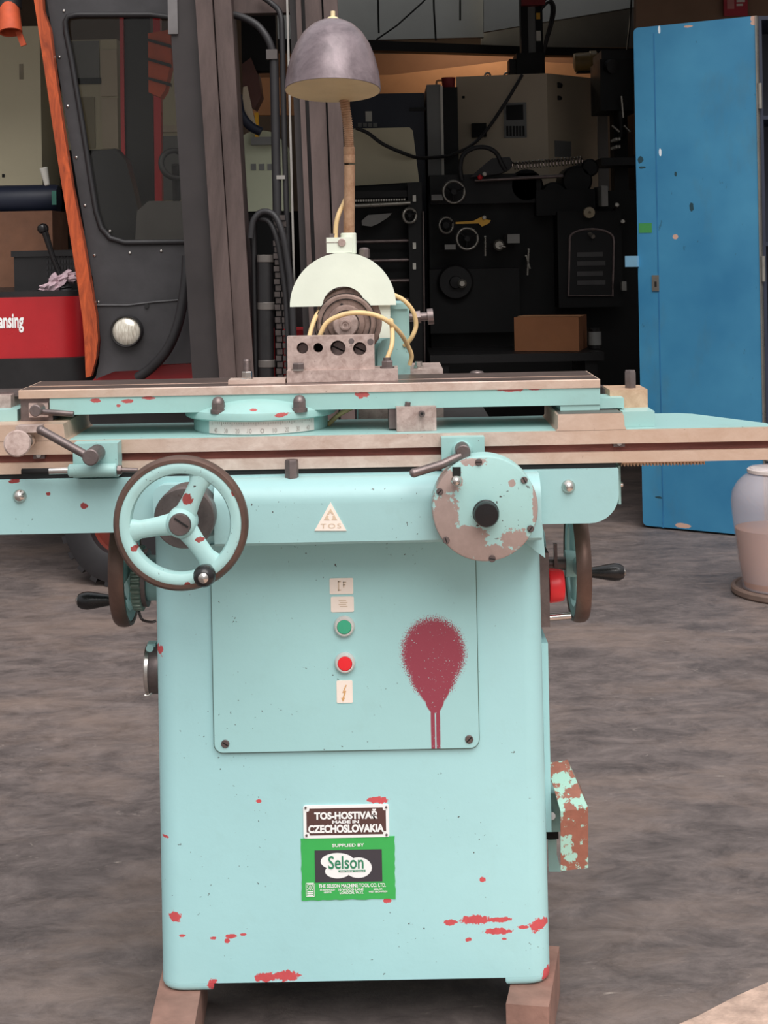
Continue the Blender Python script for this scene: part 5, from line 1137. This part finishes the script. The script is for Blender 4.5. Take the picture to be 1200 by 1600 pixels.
# bench with a carton
x0, x1 = P(672, 556, 7.4).x, P(944, 556, 7.4).x; zb_ = P(800, 553, 7.4).z
BN = thing('work_bench', 'low dark bench in front of the black milling machine', 'bench', ((x0 + x1) / 2, 7.6, 0))
part(MB().box(x0, x1, 7.4, 7.95, zb_ - .04, zb_).bev(.004, 1), 'bench_top', m_mach2, BN)
for x in (x0 + .03, x1 - .09):
    for y in (7.42, 7.87): part(MB().box(x, x + .06, y, y + .06, 0, zb_ - .04), 'leg', m_mach, BN)
CT = thing('cardboard_carton', 'brown cardboard carton sitting on the low dark bench', 'carton', (P(860, 550, 7.5).x, 7.6, zb_))
M = Matrix.Translation((P(862, 550, 7.55).x, 7.66, zb_ + .001)) @ Matrix.Rotation(math.radians(-16), 4, 'Z')
h = L_(53, 7.5)
part(MB().box(-.15, .17, -.13, .13, 0, h, M).bev(.003, 1), 'carton_body', m_card, CT)
part(MB().box(-.151, .171, -.03, .03, h - .002, h + .001, M).box(-.1515, -.15, -.03, .03, h * .5, h, M), 'tape', simple('pale_tape', srgb(196, 148, 104), .4, 0, .05, 10), CT)
JR = thing('grey_tin', 'small grey tin with a label beside the cardboard carton', 'tin', (P(930, 545, 7.6).x, 7.62, zb_))
c = Vector((P(930, 545, 7.62).x, 7.62, zb_ + .001)); part(MB().lathe([(.03, 0), (.032, .002), (.032, .10), (.028, .104), (0, .104)], c, (0, 0, 1), 24), 'tin_body', m_mach2, JR)
part(MB().lathe([(.0325, .02), (.0325, .085)], c, (0, 0, 1), 24), 'tin_label', m_grey, JR)
# shadow dark shelving at the back so that the workshop reads as filled
for i, (px, Y, lb) in enumerate((((996, 100, 1200, 560), 9.6, 'tall black cabinet far back behind the blue cabinet door'), ((380, 330, 540, 600), 9.5, 'low black machine body far behind the mast'))):
    x0, x1, z0, z1 = rect(*px, Y)
    t_ = thing('storage_cabinet', lb, 'cabinet', ((x0 + x1) / 2, Y + .3, 0))
    part(MB().box(x0, x1, Y, Y + .5, 0, z1).bev(.01, 1), 'body', m_mach, t_)
    pb(t_, 'door_panel', (px[0] + 12, px[1] + 16, (px[0] + px[2]) / 2 - 4, px[3]), m_mach2, Y - .01, .02, .003); pb(t_, 'door_panel', ((px[0] + px[2]) / 2 + 4, px[1] + 16, px[2] - 12, px[3]), m_mach2, Y - .01, .02, .003)

# ------------------------------------------------------------------ blue steel cabinet with its door open
Yl, Yr = 6.32, 6.03
pl0, pr0 = P(997, 430, Yl), P(1189, 430, Yr)
zB, zTp = P(1003, 821, Yl).z, P(993, 44, Yl).z
wd = math.hypot(pr0.x - pl0.x, Yr - Yl); ang = math.atan2(Yr - Yl, pr0.x - pl0.x)
BM = Matrix.Translation((pl0.x, Yl, 0)) @ Matrix.Rotation(ang, 4, 'Z')
BC = thing('steel_cabinet', 'tall blue steel cabinet with its door swung open behind the plastic drum', 'cabinet', (pr0.x + .4, 6.25, 0))
t = NT('blue_enamel')
c = t.mix(t.step(t.noise(2.2, 4), .35, .7), srgb(48, 116, 156), srgb(68, 138, 174)); c = t.mix(t.math('MULTIPLY', t.step(t.noise(3.5, 5, .7, 0, (1, 1, .4)), .58, .8), .55), c, srgb(78, 110, 118))
c = t.mix(t.math('MULTIPLY', t.step(t.noise(40, 3, .6, 0, (1, 1, .35)), .7, .74), .6), c, srgb(40, 74, 84))
la = BC['at']
def onleaf(px, py):
    k_ = (px - 997) / (1189 - 997); return Yl + (Yr - Yl) * k_
dents = [(1176, 30, 4, 5, onleaf(1176, 30)), (1176, 37, 4, 3, onleaf(1176, 37)), (1055, 370, 4, 4, onleaf(1055, 370)), (1075, 42, 6, 2, onleaf(1075, 42)), (1068, 822, 10, 4, onleaf(1068, 822))]
c = t.mix(t.blobs(dents, .5, 50, la, 1.0), c, srgb(196, 158, 140))
c = t.mix(t.blobs([(1029, 47, 1.6, 6, onleaf(1029, 47)), (1031, 238, 1.8, 6, onleaf(1031, 238))], .4, 50, la, 1.0), c, srgb(226, 232, 236))
c = t.mix(t.blobs([(1080, 324, 3, 7, onleaf(1080, 324)), (1000, 250, 4, 5, onleaf(1000, 250)), (1003, 262, 5, 2, onleaf(1003, 262)), (1055, 272, 2, 4, onleaf(1055, 272)), (1030, 778, 5, 2, onleaf(1030, 778))], .8, 60, la, 1.0), c, srgb(36, 66, 76))
m_blue = t.done(c, .38, 0, t.noise(3, 2), .004)
leaf = part(MB().prism(rrect(0, wd, zB, zTp, .02, 4, (1, 0, 0, 1)), 'y', 0, .024, BM).bev(.003, 2, 60), 'door_leaf', m_blue, BC)
part(MB().box(wd - .004, wd + .003, -.003, .026, zB, zTp, BM), 'leaf_edge', m_ring, leaf)
def leafbox(px0, py0, px1, py1, d0, m, name, par, d1=-.002):
    u0, u1 = (px0 - 997) / 192 * wd, (px1 - 997) / 192 * wd
    z1, z0 = P(px0, py0, onleaf(px0, 0)).z, P(px0, py1, onleaf(px0, 0)).z
    return part(MB().box(u0, u1, -d0, -d1, z0, z1, BM), name, m, par)
leafbox(1000, 349, 1021, 364, .0012, simple('green_tape', srgb(62, 136, 72), .5, 0, .1, 10), 'green_tape', leaf)
leafbox(979, 400, 999, 417, .0, simple('bolt_blue', srgb(130, 178, 206), .35, .3, .1, 10), 'lock_bolt', leaf, .018)
kp = leafbox(1020, 430, 1031, 455, .004, m_ring, 'keyhole_plate', leaf)
leafbox(1024, 440, 1027.5, 448, .005, m_gap, 'keyhole', kp)
leafbox(1029, 52, 1031, 825, .0008, simple('blue_seam', srgb(44, 108, 152), .4), 'door_seam', leaf)
for py in (150, 420, 700):
    z = P(1189, py, Yr).z; part(MB().cyl((pr0.x + .008, Yr - .004, z - .05), (pr0.x + .008, Yr - .004, z + .05), .009, 14), 'hinge', m_ring, BC)
xa, xb, ya, yb2 = pr0.x + .012, pr0.x + .95, Yr + .01, Yr + .46
for nm, b_ in (('side_panel', (xa, xa + .012, ya, yb2, .06, zTp)), ('side_panel', (xb - .012, xb, ya, yb2, .06, zTp)), ('back_panel', (xa + .012, xb - .012, yb2 - .012, yb2, .06, zTp)), ('top_panel', (xa + .012, xb - .012, ya, yb2 - .012, zTp - .015, zTp)), ('bottom_panel', (xa + .012, xb - .012, ya, yb2 - .012, .06, .075)),
               ('shelf', (xa + .012, xb - .012, ya + .03, yb2 - .012, .6, .615)), ('shelf', (xa + .012, xb - .012, ya + .03, yb2 - .012, 1.15, 1.165)), ('shelf', (xa + .012, xb - .012, ya + .03, yb2 - .012, 1.65, 1.665))): part(MB().box(*b_), nm, m_navy, BC)  # whole shell dark navy: shade inside the blue cabinet, put into colour
for x in (xa + .01, xb - .06):
    for y in (ya + .01, yb2 - .06): part(MB().box(x, x + .05, y, y + .05, 0, .06), 'leg', m_mach, BC)

# ------------------------------------------------------------------ plastic drum on its ring
DC = P(1212, 938, 5.08); DC = (DC.x, 5.08, 0)
dz = .024
k = L_(1, 5.08); zt_ = P(1190, 730, 5.08).z
pr = [(47, 0), (50, .006), (57, .25), (62, .5), (65.5, .66), (66, .72), (64, .80), (56, .875), (46, .925), (40, .945), (38, .95), (38, .985), (36, 1.0)]
H = zt_ - dz
t = NT('milky_plastic'); t.done(t.mix(t.noise(6, 4), srgb(204, 192, 198), srgb(224, 214, 214)), .25, 0); t.b.inputs['Alpha'].default_value = .27; m_milk = t.m
JG = thing('plastic_drum', 'milky plastic drum half filled with amber liquid, at the blue cabinet foot', 'drum', (DC[0], DC[1], dz))
part(MB().lathe([(r_ * k, dz + (h_ * H if h_ != .006 else .004)) for r_, h_ in pr] + [(r_ * k - .003, dz + h_ * H) for r_, h_ in pr[::-1] if h_ > .006], (DC[0], DC[1], 0), (0, 0, 1), 48, True), 'drum_shell', m_milk, JG)
part(MB().lathe([(45 * k, dz + .004), (48 * k, dz + .01), (55 * k, dz + .25 * H), (59.8 * k, dz + .5 * H), (0, dz + .5 * H)], (DC[0], DC[1], 0), (0, 0, 1), 48), 'amber_liquid', simple('amber_liquid', srgb(190, 126, 76), .2, 0, .06, 4), JG)
part(MB().lathe([(38.5 * k, dz + .955 * H), (40 * k, dz + .96 * H), (40 * k, dz + .985 * H), (38.5 * k, dz + .99 * H)], (DC[0], DC[1], 0), (0, 0, 1), 40), 'neck_band', simple('neck_band', srgb(206, 192, 186), .4), JG)
part(MB().tube(spline([(DC[0] + .03, DC[1] - .07, dz + .95 * H), (DC[0] + .06, DC[1] - .12, dz + .94 * H), (DC[0] + .08, DC[1] - .13, dz + .86 * H), (DC[0] + .075, DC[1] - .115, dz + .8 * H)]), .009, 10), 'drum_handle', m_milk, JG)
RC = P(1243, 928, 5.12)
RG = MB().lathe([(.14, 0.0), (.205, 0.0), (.21, .006), (.21, .02), (.205, .026), (.196, .026), (.192, .022), (.14, .0225)], (RC.x, 5.12, .0005), (0, 0, 1), 56, True)
tag(RG.build('drum_ring', simple('brown_rubber_ring', srgb(112, 92, 82), .7, 0, .2, 12), None, loc=(RC.x, 5.12, 0)), 'brown rubber ring lying on the floor under the plastic drum', 'ring')
